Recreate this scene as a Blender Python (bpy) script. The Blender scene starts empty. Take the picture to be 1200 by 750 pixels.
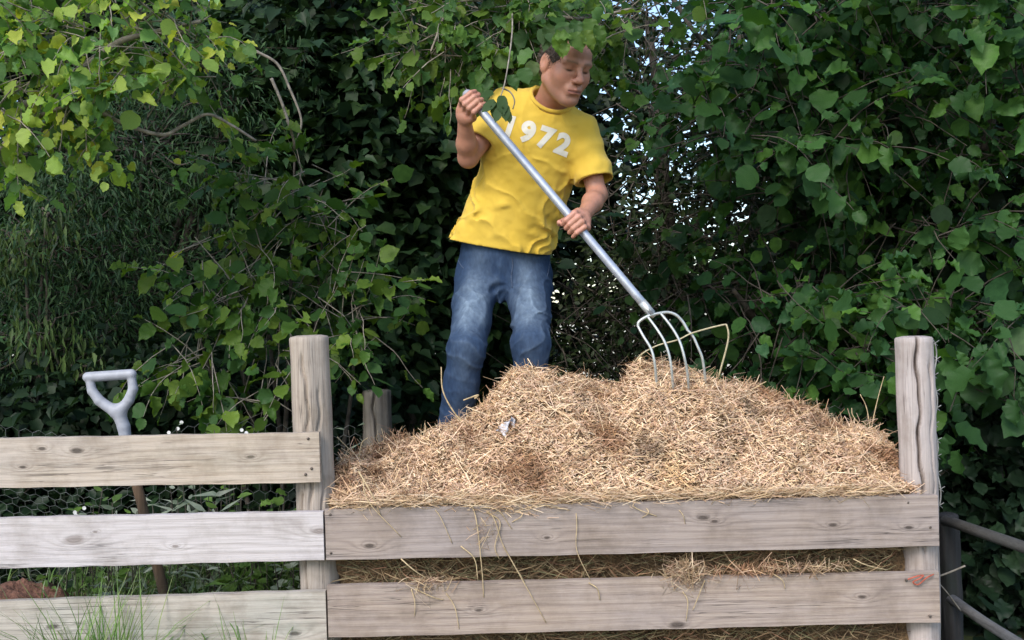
import bpy, math, random
import numpy as np
from mathutils import Vector, Matrix
from mathutils.bvhtree import BVHTree
random.seed(7); RNG = np.random.default_rng(11)
R = math.radians
scene = bpy.context.scene
COL = scene.collection

# ------------------------------------------------------------------ camera
FPX = 1250.0                       # focal length in photograph pixels (1200 x 750)
ROLL = R(1.4)
CAM = np.array([0.0, 0.0, 1.29])
c_right = np.array([math.cos(ROLL), 0, -math.sin(ROLL)])
c_up = np.array([math.sin(ROLL), 0, math.cos(ROLL)])
c_fwd = np.array([0.0, 1.0, 0.0])
cam_d = bpy.data.cameras.new('camera'); cam = bpy.data.objects.new('camera', cam_d); COL.objects.link(cam)
cam_d.sensor_width = 36; cam_d.lens = 36 * FPX / 1200; cam_d.clip_start = 0.05; cam_d.clip_end = 600
m = Matrix.Identity(4)
for i in range(3):
    m[i][0] = c_right[i]; m[i][1] = c_up[i]; m[i][2] = -c_fwd[i]; m[i][3] = CAM[i]
cam.matrix_world = m
scene.camera = cam

def P(x, y, Y):
    """photograph pixel + distance from the camera plane -> world point"""
    return CAM + (x - 600) / FPX * Y * c_right + (375 - y) / FPX * Y * c_up + Y * c_fwd
def proj(p):
    p = np.asarray(p, float) - CAM
    d = np.maximum(p[..., 1], 1e-3)
    return 600 + FPX * (p @ c_right) / d, 375 - FPX * (p @ c_up) / d, d

# ------------------------------------------------------------------ sky, sun, exposure
SUN_EL, SUN_AZ = 40, 208           # azimuth clockwise from +Y (where the camera looks)
world = bpy.data.worlds.new('World'); scene.world = world; world.use_nodes = True
wn = world.node_tree.nodes; wl = world.node_tree.links
bg = wn['Background']; sky = wn.new('ShaderNodeTexSky'); sky.sky_type = 'NISHITA'; sky.sun_disc = False
sky.sun_elevation = R(SUN_EL); sky.sun_rotation = R(SUN_AZ); sky.air_density = 1.0; sky.dust_density = 1.0; sky.ozone_density = 1.0
wl.new(sky.outputs[0], bg.inputs[0]); bg.inputs[1].default_value = 0.15
sl = bpy.data.lights.new('sun', 'SUN'); sun = bpy.data.objects.new('sun', sl); COL.objects.link(sun)
sl.energy = 1.5; sl.angle = R(25); sl.color = (1.0, 0.95, 0.88)
sd = Vector((math.sin(R(SUN_AZ)) * math.cos(R(SUN_EL)), math.cos(R(SUN_AZ)) * math.cos(R(SUN_EL)), math.sin(R(SUN_EL))))
sun.rotation_euler = sd.to_track_quat('Z', 'Y').to_euler(); sun.location = (-2, -4, 8)
scene.view_settings.view_transform = 'Standard'; scene.view_settings.look = 'None'
scene.view_settings.exposure = 0.95; scene.view_settings.gamma = 1.0
scene.render.engine = 'CYCLES'
scene.cycles.use_denoising = True
scene.cycles.max_bounces = 6; scene.cycles.diffuse_bounces = 3; scene.cycles.transmission_bounces = 3; scene.cycles.glossy_bounces = 2

# ------------------------------------------------------------------ helpers: objects
def tag(o, label=None, cat=None, group=None, kind=None):
    if label: o['label'] = label
    if cat: o['category'] = cat
    if group: o['group'] = group
    if kind: o['kind'] = kind
    return o
def empty(name, loc):
    o = bpy.data.objects.new(name, None); COL.objects.link(o); o.location = tuple(loc); o.empty_display_size = 0.1
    return o
def wmat(o):
    if o.parent is None: return o.matrix_basis.copy()
    return wmat(o.parent) @ o.matrix_parent_inverse @ o.matrix_basis
def link(name, me, parent=None):
    o = bpy.data.objects.new(name, me); COL.objects.link(o)
    if parent is not None:
        o.parent = parent
        pw = wmat(parent)
        o.matrix_parent_inverse = pw.inverted()
    return o
def mesh(name, v, f, mat, smooth=True, col=None, mats=None, midx=None):
    v = np.ascontiguousarray(v, dtype=np.float32)
    me = bpy.data.meshes.new(name)
    if isinstance(f, np.ndarray):
        n, k = f.shape
        me.vertices.add(len(v)); me.vertices.foreach_set('co', v.ravel())
        me.loops.add(n * k); me.loops.foreach_set('vertex_index', np.ascontiguousarray(f, dtype=np.int32).ravel())
        me.polygons.add(n)
        me.polygons.foreach_set('loop_start', np.arange(0, n * k, k, dtype=np.int32))
        try: me.polygons.foreach_set('loop_total', np.full(n, k, dtype=np.int32))
        except Exception: pass
        me.update(calc_edges=True); me.validate()
    else:
        me.from_pydata([tuple(map(float, p)) for p in v], [], [tuple(map(int, q)) for q in f]); me.update()
    if smooth: me.polygons.foreach_set('use_smooth', np.ones(len(me.polygons), dtype=bool))
    if col is not None:
        a = me.attributes.new('Col', 'FLOAT_COLOR', 'POINT')
        c4 = np.ones((len(v), 4), dtype=np.float32); c4[:, :3] = col
        a.data.foreach_set('color', c4.ravel())
    for mm in (mats or [mat]): me.materials.append(mm)
    if midx is not None: me.polygons.foreach_set('material_index', np.ascontiguousarray(midx, dtype=np.int32))
    return me
def nrm(a):
    a = np.asarray(a, float)
    return a / np.maximum(np.linalg.norm(a, axis=-1, keepdims=True), 1e-9)

class Geo:
    """collects tubes / sheets as one quad+tri list"""
    def __init__(s): s.v = []; s.f = []; s.n = 0
    def add(s, v, f):
        s.v.append(np.asarray(v, float)); s.f += [tuple(i + s.n for i in q) for q in f]; s.n += len(v)
    def tube(s, pts, rad, k=8, cap=True):
        pts = np.asarray(pts, float); n = len(pts)
        rad = np.full(n, rad) if np.isscalar(rad) else np.asarray(rad)
        t = np.gradient(pts, axis=0); t = nrm(t)
        ref = np.array([0, 0, 1.0]) if abs(t[0][2]) < 0.9 else np.array([1.0, 0, 0])
        u = nrm(np.cross(t[0], ref)); vs = []
        for i in range(n):
            u = nrm(u - t[i] * np.dot(u, t[i])); w = np.cross(t[i], u)
            a = np.arange(k) * 2 * math.pi / k
            vs.append(pts[i] + rad[i] * (np.cos(a)[:, None] * u + np.sin(a)[:, None] * w))
        f = []
        for i in range(n - 1):
            for j in range(k):
                f.append((i * k + j, i * k + (j + 1) % k, (i + 1) * k + (j + 1) % k, (i + 1) * k + j))
        if cap: f.append(tuple(range(k - 1, -1, -1))); f.append(tuple((n - 1) * k + j for j in range(k)))
        s.add(np.concatenate(vs), f)
    def out(s, name, mat, smooth=True, col=None): return mesh(name, np.concatenate(s.v), s.f, mat, smooth, col)

def bez(pts, n=16):
    """smooth (Catmull-Rom) curve through points"""
    p = np.asarray(pts, float); p = np.vstack([2 * p[0] - p[1], p, 2 * p[-1] - p[-2]]); out = []
    for i in range(1, len(p) - 2):
        for t in np.linspace(0, 1, n, endpoint=False):
            a, b, c, d = p[i - 1], p[i], p[i + 1], p[i + 2]
            out.append(0.5 * ((2 * b) + (c - a) * t + (2 * a - 5 * b + 4 * c - d) * t * t + (3 * b - a - 3 * c + d) * t ** 3))
    out.append(p[-2]); return np.array(out)

# numpy value noise
_H = np.random.default_rng(3).random(4096).astype(np.float32)
def vnoise(p):
    i = np.floor(p).astype(np.int64); f = (p - i).astype(np.float32); f = f * f * (3 - 2 * f)
    def h(dx, dy, dz): return _H[((i[..., 0] + dx) * 73 + (i[..., 1] + dy) * 179 + (i[..., 2] + dz) * 283) & 4095]
    x, y, z = f[..., 0], f[..., 1], f[..., 2]
    a = (h(0,0,0) * (1 - x) + h(1,0,0) * x) * (1 - y) + (h(0,1,0) * (1 - x) + h(1,1,0) * x) * y
    b = (h(0,0,1) * (1 - x) + h(1,0,1) * x) * (1 - y) + (h(0,1,1) * (1 - x) + h(1,1,1) * x) * y
    return (a * (1 - z) + b * z) * 2 - 1
def fbm(p, o=3):
    r = 0; a = 1.0
    for _ in range(o): r = r + a * vnoise(p); p = p * 2.03 + 7.1; a *= 0.5
    return r

# ------------------------------------------------------------------ helpers: materials
def newmat(name):
    mt = bpy.data.materials.new(name); mt.use_nodes = True
    nt = mt.node_tree; return mt, nt, nt.nodes, nt.links, nt.nodes['Principled BSDF']
def N(nt, t, **kw):
    n = nt.nodes.new(t)
    for k, v in kw.items(): setattr(n, k, v)
    return n
def ramp(nt, src, stops):
    r = N(nt, 'ShaderNodeValToRGB'); e = r.color_ramp.elements
    while len(e) < len(stops): e.new(0.5)
    for i, (p, c) in enumerate(stops):
        e[i].position = p; e[i].color = (*c, 1) if len(c) == 3 else c
    nt.links.new(src, r.inputs[0]); return r
def noise(nt, vec, scale, detail=4, rough=0.55, dist=0.0):
    n = N(nt, 'ShaderNodeTexNoise'); n.inputs['Scale'].default_value = scale; n.inputs['Detail'].default_value = detail
    n.inputs['Roughness'].default_value = rough; n.inputs['Distortion'].default_value = dist
    if vec is not None: nt.links.new(vec, n.inputs['Vector'])
    return n
def mapping(nt, vec, scale=(1,1,1), loc=(0,0,0)):
    mp = N(nt, 'ShaderNodeMapping'); mp.inputs['Scale'].default_value = scale; mp.inputs['Location'].default_value = loc
    nt.links.new(vec, mp.inputs['Vector']); return mp
def math_n(nt, op, a, b=None, c=None):
    n = N(nt, 'ShaderNodeMath', operation=op)
    for i, q in enumerate((a, b, c)):
        if q is None: continue
        if hasattr(q, 'is_output'): nt.links.new(q, n.inputs[i])
        else: n.inputs[i].default_value = q
    return n.outputs[0]
def mixc(nt, fac, a, b, mode='MIX'):
    n = N(nt, 'ShaderNodeMix', data_type='RGBA', blend_type=mode)
    for sock, q in ((n.inputs['Factor'], fac), (n.inputs['A'], a), (n.inputs['B'], b)):
        if hasattr(q, 'is_output'): nt.links.new(q, sock)
        elif isinstance(q, (tuple, list)): sock.default_value = (*q, 1) if len(q) == 3 else q
        else: sock.default_value = q
    return n.outputs['Result']
def bump(nt, bs, h, s=0.3, d=0.01):
    b = N(nt, 'ShaderNodeBump'); b.inputs['Strength'].default_value = s; b.inputs['Distance'].default_value = d
    nt.links.new(h, b.inputs['Height']); nt.links.new(b.outputs[0], bs.inputs['Normal'])
def plain(name, c, rough=0.7, metal=0.0, var=0.12, scale=30, bstr=0.2, bdist=0.002):
    mt, nt, ns, lk, bs = newmat(name)
    tc = N(nt, 'ShaderNodeTexCoord'); nz = noise(nt, tc.outputs['Object'], scale, 5)
    r = ramp(nt, nz.outputs['Fac'], [(0.25, tuple(x * (1 - 2 * var) for x in c)), (0.75, tuple(min(1, x * (1 + 1.5 * var)) for x in c))])
    lk.new(r.outputs[0], bs.inputs['Base Color']); bs.inputs['Roughness'].default_value = rough; bs.inputs['Metallic'].default_value = metal
    bump(nt, bs, nz.outputs['Fac'], bstr, bdist)
    return mt
def leafmat(name, trans=0.4, rough=0.5, tint=(1.25, 1.3, 0.5)):
    """leaf: per-leaf colour (attribute), fine mottling, translucent lamina"""
    mt, nt, ns, lk, bs = newmat(name)
    at = N(nt, 'ShaderNodeAttribute', attribute_name='Col'); tc = N(nt, 'ShaderNodeTexCoord')
    nz = noise(nt, tc.outputs['Object'], 45, 3)
    c = mixc(nt, 1.0, at.outputs['Color'], ramp(nt, nz.outputs['Fac'], [(0.3, (0.7, 0.72, 0.7)), (0.75, (1.2, 1.15, 1.1))]).outputs[0], 'MULTIPLY')
    lk.new(c, bs.inputs['Base Color']); bs.inputs['Roughness'].default_value = rough
    bs.inputs['Specular IOR Level'].default_value = 0.22
    tr = N(nt, 'ShaderNodeBsdfTranslucent'); c2 = mixc(nt, 1.0, c, tint, 'MULTIPLY'); lk.new(c2, tr.inputs['Color'])
    mx = N(nt, 'ShaderNodeMixShader'); mx.inputs[0].default_value = trans
    lk.new(bs.outputs[0], mx.inputs[1]); lk.new(tr.outputs[0], mx.inputs[2])
    lk.new(mx.outputs[0], ns['Material Output'].inputs['Surface']); return mt
def attmat(name, rough=0.8, spec=0.2, bscale=None, sheen=0):
    mt, nt, ns, lk, bs = newmat(name)
    at = N(nt, 'ShaderNodeAttribute', attribute_name='Col'); lk.new(at.outputs['Color'], bs.inputs['Base Color'])
    bs.inputs['Roughness'].default_value = rough; bs.inputs['Specular IOR Level'].default_value = spec
    return mt

def wood(name, light, dark, grey, seed, knot=(0.02, 0.012, 0.008), stain=(0.09, 0.08, 0.05), stain_amt=0.5, axis='X', knots=(), lw=0.5):
    """sawn weathered softwood: grain lines bent round knots, blotches, damp edges"""
    mt, nt, ns, lk, bs = newmat(name)
    tc = N(nt, 'ShaderNodeTexCoord')
    s = seed * 3.71
    rot = tc.outputs['Object']
    if axis == 'Z':
        sx = N(nt, 'ShaderNodeSeparateXYZ'); lk.new(rot, sx.inputs[0]); cx = N(nt, 'ShaderNodeCombineXYZ')
        lk.new(sx.outputs['Z'], cx.inputs[0]); lk.new(sx.outputs['Y'], cx.inputs[1]); lk.new(sx.outputs['X'], cx.inputs[2]); rot = cx.outputs[0]
    v = mapping(nt, rot, (1, 1, 1), (s, s * 0.3, s * 0.17)).outputs[0]
    vx = N(nt, 'ShaderNodeSeparateXYZ'); lk.new(v, vx.inputs[0])
    big = noise(nt, mapping(nt, v, (1.1, 2, 5)).outputs[0], 1.0, 3, 0.5, 0.3)
    # knots at given places (grain direction, height): grain lines swirl round them
    wob = noise(nt, v, 9, 2); kd = None
    ox = N(nt, 'ShaderNodeSeparateXYZ'); lk.new(rot, ox.inputs[0])
    wz = math_n(nt, 'MULTIPLY_ADD', wob.outputs['Fac'], 0.012, -0.006)
    for (kx, kz, kr) in (knots or ((9, 9, 0.01),)):
        dx = math_n(nt, 'MULTIPLY', math_n(nt, 'SUBTRACT', math_n(nt, 'ADD', ox.outputs['X'], wz), kx), 0.042 / kr); dz = math_n(nt, 'MULTIPLY', math_n(nt, 'SUBTRACT', math_n(nt, 'ADD', ox.outputs['Z'], wz), kz), 0.105 / kr)
        dd = math_n(nt, 'SQRT', math_n(nt, 'ADD', math_n(nt, 'MULTIPLY', dx, dx), math_n(nt, 'MULTIPLY', dz, dz)))
        kd = dd if kd is None else math_n(nt, 'MINIMUM', kd, dd)
    swirl = math_n(nt, 'POWER', 2.718, math_n(nt, 'MULTIPLY', kd, -7.0))
    g = math_n(nt, 'ADD', math_n(nt, 'MULTIPLY', vx.outputs['Z'], 260.0), math_n(nt, 'MULTIPLY', big.outputs['Fac'], 15.0))
    g = math_n(nt, 'ADD', g, math_n(nt, 'MULTIPLY', swirl, 26.0))
    line = math_n(nt, 'MULTIPLY_ADD', math_n(nt, 'SINE', g), 0.5, 0.5)
    line = math_n(nt, 'POWER', line, 2.2)
    fine = noise(nt, mapping(nt, v, (4, 40, 300)).outputs[0], 1.0, 6, 0.75)
    blot = noise(nt, mapping(nt, v, (2.2, 5, 6)).outputs[0], 1.0, 4, 0.6)
    c = mixc(nt, math_n(nt, 'MULTIPLY', line, lw), light, dark)
    c = mixc(nt, ramp(nt, blot.outputs['Fac'], [(0.35, (0, 0, 0)), (0.7, (1, 1, 1))]).outputs[0], c, mixc(nt, 0.65, c, grey))
    c = mixc(nt, 1.0, c, ramp(nt, fine.outputs['Fac'], [(0.28, (0.66, 0.64, 0.62)), (0.55, (1.03, 1.03, 1.03)), (0.8, (1.10, 1.09, 1.08))]).outputs[0], 'MULTIPLY')
    kmask = ramp(nt, kd, [(0.045, (1, 1, 1)), (0.10, (0, 0, 0))]).outputs[0]
    c = mixc(nt, math_n(nt, 'MULTIPLY', kmask, 0.75), c, knot)
    st = noise(nt, mapping(nt, v, (3, 3, 9), (4, 9, 1)).outputs[0], 1.0, 5, 0.65)
    smask = ramp(nt, st.outputs['Fac'], [(0.56, (0, 0, 0)), (0.74, (1, 1, 1))]).outputs[0]
    c = mixc(nt, math_n(nt, 'MULTIPLY', smask, stain_amt), c, stain)
    ck = noise(nt, mapping(nt, v, (1.6, 30, 70), (1, 3, 8)).outputs[0], 1.0, 3, 0.5)
    ckm = ramp(nt, ck.outputs['Fac'], [(0.485, (0, 0, 0)), (0.5, (1, 1, 1)), (0.515, (0, 0, 0))]).outputs[0]; ckg = ramp(nt, noise(nt, mapping(nt, v, (2.5, 5, 12), (7, 1, 2)).outputs[0], 1.0, 2).outputs['Fac'], [(0.5, (0, 0, 0)), (0.62, (1, 1, 1))]).outputs[0]
    chk = math_n(nt, 'MULTIPLY', ckm, ckg); c = mixc(nt, math_n(nt, 'MULTIPLY', chk, 0.7), c, (0.05, 0.04, 0.035))
    dirt = noise(nt, mapping(nt, v, (7, 7, 7), (2, 5, 1)).outputs[0], 1.0, 6, 0.7); c = mixc(nt, 1.0, c, ramp(nt, dirt.outputs['Fac'], [(0.3, (0.72, 0.70, 0.67)), (0.55, (1, 1, 1))]).outputs[0], 'MULTIPLY')
    lk.new(c, bs.inputs['Base Color']); bs.inputs['Roughness'].default_value = 0.78; bs.inputs['Specular IOR Level'].default_value = 0.25
    hh = math_n(nt, 'ADD', math_n(nt, 'MULTIPLY', line, -0.35), math_n(nt, 'SUBTRACT', fine.outputs['Fac'], chk))
    bump(nt, bs, hh, 0.55, 0.0025)
    return mt

M = {}
M['metal'] = plain('brushed_steel', (0.52, 0.54, 0.52), 0.45, 0.55, 0.1, 60, 0.1, 0.0005)
M['alu'] = plain('aluminium_tube', (0.50, 0.53, 0.60), 0.42, 0.55, 0.08, 50, 0.1, 0.0005)
M['barb'] = plain('barbed_wire', (0.36, 0.35, 0.33), 0.6, 0.3, 0.3, 20, 0.1, 0.0005)
M['wire'] = plain('galvanised_wire', (0.20, 0.21, 0.20), 0.55, 0.6, 0.3, 20, 0.1, 0.0005)
M['nail'] = plain('rusty_nail', (0.16, 0.13, 0.11), 0.5, 0.7, 0.3, 200)
M['plastic'] = plain('grey_plastic', (0.33, 0.34, 0.38), 0.5, 0.0, 0.1, 40, 0.1, 0.0005)
M['bark'] = plain('bark', (0.075, 0.062, 0.048), 0.9, 0, 0.4, 22, 0.9, 0.012)
M['twig'] = plain('pale_twig', (0.27, 0.235, 0.19), 0.85, 0, 0.35, 40, 0.6, 0.004)
M['leaf'] = leafmat('broad_leaf')
M['leafdark'] = leafmat('dark_leaf', 0.22, 0.5, (1.1, 1.2, 0.6))
M['straw'] = attmat('straw', 0.75, 0.25)
M['grass'] = leafmat('grass_blade', 0.3, 0.5)
M['reed'] = plain('pale_reed', (0.52, 0.45, 0.28), 0.7, 0, 0.2, 60)
M['stalk'] = plain('dry_stalk', (0.52, 0.39, 0.22), 0.7, 0, 0.2, 60)

# ================================================================== THE SETTING
# ground (garden soil and rough grass) with a pale stubble field beyond the hedge
def sheet(x0, x1, y0, y1, nx, ny, fz):
    X, Y = np.meshgrid(np.linspace(x0, x1, nx), np.linspace(y0, y1, ny)); Z = fz(X, Y)
    v = np.stack([X, Y, Z], -1).reshape(-1, 3)
    i = np.arange(nx * ny).reshape(ny, nx)
    f = np.stack([i[:-1, :-1], i[:-1, 1:], i[1:, 1:], i[1:, :-1]], -1).reshape(-1, 4)
    return v, f
mt, nt, ns, lk, bs = newmat('garden_soil')
tc = N(nt, 'ShaderNodeTexCoord')
n1 = noise(nt, tc.outputs['Object'], 3.0, 6); n2 = noise(nt, tc.outputs['Object'], 45, 5)
c = mixc(nt, ramp(nt, n1.outputs['Fac'], [(0.4, (0, 0, 0)), (0.6, (1, 1, 1))]).outputs[0], (0.055, 0.036, 0.024), (0.05, 0.075, 0.022))
c = mixc(nt, 1.0, c, ramp(nt, n2.outputs['Fac'], [(0.3, (0.5, 0.5, 0.5)), (0.7, (1.3, 1.25, 1.2))]).outputs[0], 'MULTIPLY')
lk.new(c, bs.inputs['Base Color']); bs.inputs['Roughness'].default_value = 0.95; bump(nt, bs, n2.outputs['Fac'], 0.8, 0.02)
M['soil'] = mt
v, f = sheet(-40, 40, -30, 14, 90, 60, lambda X, Y: 0.02 * np.sin(X * 1.3) * np.cos(Y * 1.7))
tag(link('ground', mesh('ground', v, f, M['soil'])), kind='structure')
M['stubble'] = plain('stubble_field', (0.62, 0.56, 0.40), 0.9, 0, 0.12, 3)
v, f = sheet(-260, 260, 14, 420, 60, 60, lambda X, Y: -0.03 + 6.0 * np.clip((Y - 30) / 300, 0, 1) ** 1.2 + 0.1 * np.sin(X * 0.05))
tag(link('field', mesh('field', v, f, M['stubble'])), kind='structure')

# ================================================================== TIMBER COMPOST BAY
FY = 3.12                           # front face of the boards
BT = 0.026                          # board thickness
bay = tag(empty('compost_bay', (0.0, FY + 0.06, 0.0)), 'weathered timber compost bay front of horizontal boards nailed to two round posts', 'compost bay')
def kn(x0, yt0, yb0, x1, yt1, yb1, ks):
    """knot pixels -> board coordinates (board centre as origin)"""
    c0 = (P(x0, yt0, FY) + P(x0, yb0, FY) + P(x1, yt1, FY) + P(x1, yb1, FY)) / 4
    return [(P(x, y, FY)[0] - c0[0], P(x, y, FY)[2] - c0[2], r) for (x, y, r) in ks]
BD = {'a': (-90, 515.5, 573.5, 373.5, 507, 566), 'b': (-90, 609.5, 669.5, 378.5, 599, 656), 'c': (-90, 708, 768, 381.5, 692, 752), 'd': (380.5, 597, 657, 1099, 580, 640), 'e': (383.5, 686, 747, 1101, 671, 730)}
WOODS = {
 'a': wood('board_buff', (0.54, 0.45, 0.36), (0.36, 0.28, 0.21), (0.48, 0.43, 0.40), 1, stain=(0.26, 0.23, 0.16), stain_amt=0.4, knots=kn(*BD['a'], [(48, 526, .007), (89, 528, .011), (26, 547, .006), (293, 535, .007), (-40, 540, .01)])),
 'b': wood('board_pale', (0.58, 0.53, 0.52), (0.42, 0.37, 0.355), (0.55, 0.51, 0.53), 2.3, knot=(0.2, 0.16, 0.14), stain=(0.42, 0.38, 0.36), stain_amt=0.35, knots=kn(*BD['b'], [(86, 633, .017), (110, 624, .004), (374, 622, .014), (205, 640, .006)])),
 'c': wood('board_damp', (0.50, 0.44, 0.38), (0.31, 0.26, 0.22), (0.42, 0.43, 0.39), 3.1, stain=(0.17, 0.19, 0.14), stain_amt=0.5, knots=kn(*BD['c'], [(345, 742, .009), (60, 735, .01)])),
 'd': wood('board_grey', (0.375, 0.305, 0.262), (0.235, 0.185, 0.165), (0.34, 0.30, 0.295), 4.2, knot=(0.03, 0.02, 0.016), stain=(0.15, 0.125, 0.115), stain_amt=0.5, knots=kn(*BD['d'], [(432, 640, .009), (823, 606, .010), (836, 611, .006), (975, 615, .007), (1065, 617, .007), (640, 630, .005)])),
 'e': wood('board_brown', (0.41, 0.325, 0.265), (0.26, 0.195, 0.165), (0.37, 0.32, 0.31), 5.7, knot=(0.03, 0.02, 0.016), stain=(0.16, 0.12, 0.10), stain_amt=0.5, knots=kn(*BD['e'], [(793, 733, .013), (560, 715, .006), (1010, 700, .007)])),
 'p': wood('post_wood', (0.43, 0.36, 0.295), (0.29, 0.23, 0.18), (0.37, 0.33, 0.30), 6.1, lw=0.3, stain=(0.25, 0.22, 0.16), stain_amt=0.45, axis='Z'),
 'q': wood('post_silver', (0.47, 0.405, 0.375), (0.32, 0.26, 0.235), (0.45, 0.405, 0.40), 7.9, lw=0.3, stain=(0.30, 0.23, 0.21), stain_amt=0.45, axis='Z'),
 'r': wood('post_dark', (0.20, 0.175, 0.15), (0.10, 0.085, 0.07), (0.17, 0.165, 0.14), 8.4, stain=(0.06, 0.07, 0.045), stain_amt=0.6, axis='Z'),
 's': wood('post_black', (0.035, 0.033, 0.034), (0.02, 0.02, 0.02), (0.045, 0.045, 0.045), 8.9, stain=(0.02, 0.03, 0.02), stain_amt=0.6, axis='Z'),
}
def board(x0, yt0, yb0, x1, yt1, yb1, mat, seed, nails=(), label=None, Yf=FY):
    """sawn board between pixel corners, slightly bowed, edges worn"""
    a, b, c_, d = P(x0, yt0, Yf), P(x0 + (yb0 - yt0) * 0.03, yb0, Yf), P(x1, yt1, Yf), P(x1 + (yb1 - yt1) * 0.03, yb1, Yf)
    n = 40; prof = []
    e = 0.0025
    ring = [(e, 0), (1 - e * 3, 0), (1, 1.0 * e * 30), (1, 1 - e * 30), (1 - e * 3, 1), (e * 3, 1), (0, 1 - e * 30), (0, e * 30)]  # (along height from top, across thickness)
    rg = np.random.default_rng(seed); vs = []
    ph = rg.random(4) * 6
    for i in range(n + 1):
        t = i / n
        top = a + (c_ - a) * t; bot = b + (d - b) * t
        ed = 0.0006 * math.sin(t * 17 + ph[0]) + 0.0008 * math.sin(t * 53 + ph[1])
        eb = 0.0006 * math.sin(t * 13 + ph[2]) + 0.0008 * math.sin(t * 47 + ph[3])
        top = top + np.array([0, 0, ed]); bot = bot + np.array([0, 0, eb])
        bow = 0.004 * math.sin(t * math.pi + ph[1])
        for (h, w) in ring:
            q = top + (bot - top) * h; cup = 0.0015 * (1 - (2 * h - 1) ** 2)
            vs.append(q + np.array([0, w * BT + bow + cup, 0]))
    k = len(ring); f = []
    for i in range(n):
        for j in range(k): f.append((i * k + j, i * k + (j + 1) % k, (i + 1) * k + (j + 1) % k, (i + 1) * k + j))
    f.append(tuple(range(k - 1, -1, -1))); f.append(tuple(n * k + j for j in range(k)))
    vs = np.array(vs); cen = vs.mean(0)
    o = link('board', mesh('board', vs - cen, f, mat, smooth=False)); o.location = cen
    o.parent = bay; o.matrix_parent_inverse = bay.matrix_basis.inverted()
    if label: o['label'] = label
    for (nx, ny) in nails:
        g = Geo(); p = P(nx, ny, Yf + 0.001); g.tube([p + [0, 0.006, 0], p + [0, -0.0015, 0], p + [0, -0.003, 0]], [0.0042, 0.0042, 0.0026], 8)
        link('nail', g.out('nail', M['nail']), o)
    return o
board(-90, 515.5, 573.5, 373.5, 507, 566, WOODS['a'], 1, [(361, 514), (365, 549), (358, 556)], 'buff top board with small knots')
board(-90, 609.5, 669.5, 378.5, 599, 656, WOODS['b'], 2, [(366, 607), (368, 648)], 'pale whitish board with swirling grain')
board(-90, 708, 768, 381.5, 692, 752, WOODS['c'], 3, [(372, 700), (373, 742)], 'damp greenish grey bottom board')
board(380.5, 597, 657, 1099, 580, 640, WOODS['d'], 4, [(387, 603), (388, 648), (1064, 589), (1090, 618)], 'grey board along top of heap')
board(383.5, 686, 747, 1101, 671, 730, WOODS['e'], 5, [(391, 692), (392, 738), (1062, 680), (1090, 722)], 'brown grey board below')
board(-90, 802, 862, 384.5, 786, 845, WOODS['c'], 6)
board(386.5, 778, 838, 1103, 764, 822, WOODS['e'], 7)

def round_post(name, px0, py0, px1, py1, Yc, rad, ztop_px, mat, parent, crack=None, chamfer=0.004, seed=0, taper=0.0):
    """round timber post from ground to a pixel top; crack = list of (angle, t0, t1, depth)"""
    top = P(px0, py0, Yc); low = P(px1, py1, Yc)
    d = (low - top); d = d / abs(d[2])
    base = top + d * (top[2] + 0.25)                       # 25 cm into the ground
    L = np.linalg.norm(base - top); nz = 110; k = 150; ax = nrm(top - base)
    u = nrm(np.cross(ax, [0, 1.0, 0])); w = np.cross(ax, u); rg = np.random.default_rng(seed); vs = []
    for i in range(nz + 1):
        t = i / nz; c0 = base + (top - base) * t
        for j in range(k):
            a = 2 * math.pi * j / k
            r = rad * (1 + taper * (1 - t))
            r += 0.0022 * math.sin(a * 3 + 5 * t + seed) + 0.0012 * math.sin(a * 7 + 9 * t) + 0.0010 * math.sin(31 * t + 2 * a)
            if crack:
                for (ca, t0, t1, dp) in crack:
                    cc = ca + 0.10 * math.sin(t * 38) + 0.05 * math.sin(t * 91)
                    da = (a - cc + math.pi) % (2 * math.pi) - math.pi
                    if t0 < t < t1:
                        r -= dp * math.exp(-(da / 0.085) ** 4) * min(1, (t - t0) * 14, (t1 - t) * 40 + 0.5)
            vs.append(c0 + r * (math.cos(a) * u + math.sin(a) * w))
    # top: chamfer ring + slightly domed cap
    for rr, dz in ((0.93, 0.004), (0.6, 0.0075), (0.25, 0.008)):
        last = vs[nz * k:(nz + 1) * k]
        for q in last: vs.append(top + (q - top) * rr + ax * dz + 0.001 * np.array([0, 0, rg.random()]))
    vs.append(top + ax * 0.008)
    f = []
    for i in range(nz + 3):
        for j in range(k): f.append((i * k + j, i * k + (j + 1) % k, (i + 1) * k + (j + 1) % k, (i + 1) * k + j))
    for j in range(k): f.append(((nz + 3) * k + j, (nz + 3) * k + (j + 1) % k, len(vs) - 1))
    vs = np.array(vs)
    org = np.array([base[0], base[1], 0.0])
    o = link(name, mesh(name, vs - org, f, mat))
    if parent is not None:
        o.location = org; o.parent = parent; o.matrix_parent_inverse = parent.matrix_basis.inverted()
    else: o.location = org
    return o
PY = FY + BT + 0.008 + 0.057
round_post('post', 362, 396, 374.5, 690, PY, 0.0585, 0, WOODS['p'], bay, [(1.45, 0.62, 0.97, 0.010), (0.95, 0.2, 0.70, 0.014), (2.1, 0.6, 0.9, 0.006)], seed=1)['label'] = 'tall round post with small vertical checks'
round_post('post', 1070.5, 397, 1079, 690, PY, 0.0545, 0, WOODS['q'], bay, [(1.40, 0.56, 1.02, 0.046), (2.2, 0.5, 0.95, 0.008)], seed=2)['label'] = 'tall round post split by a long crack'
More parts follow.
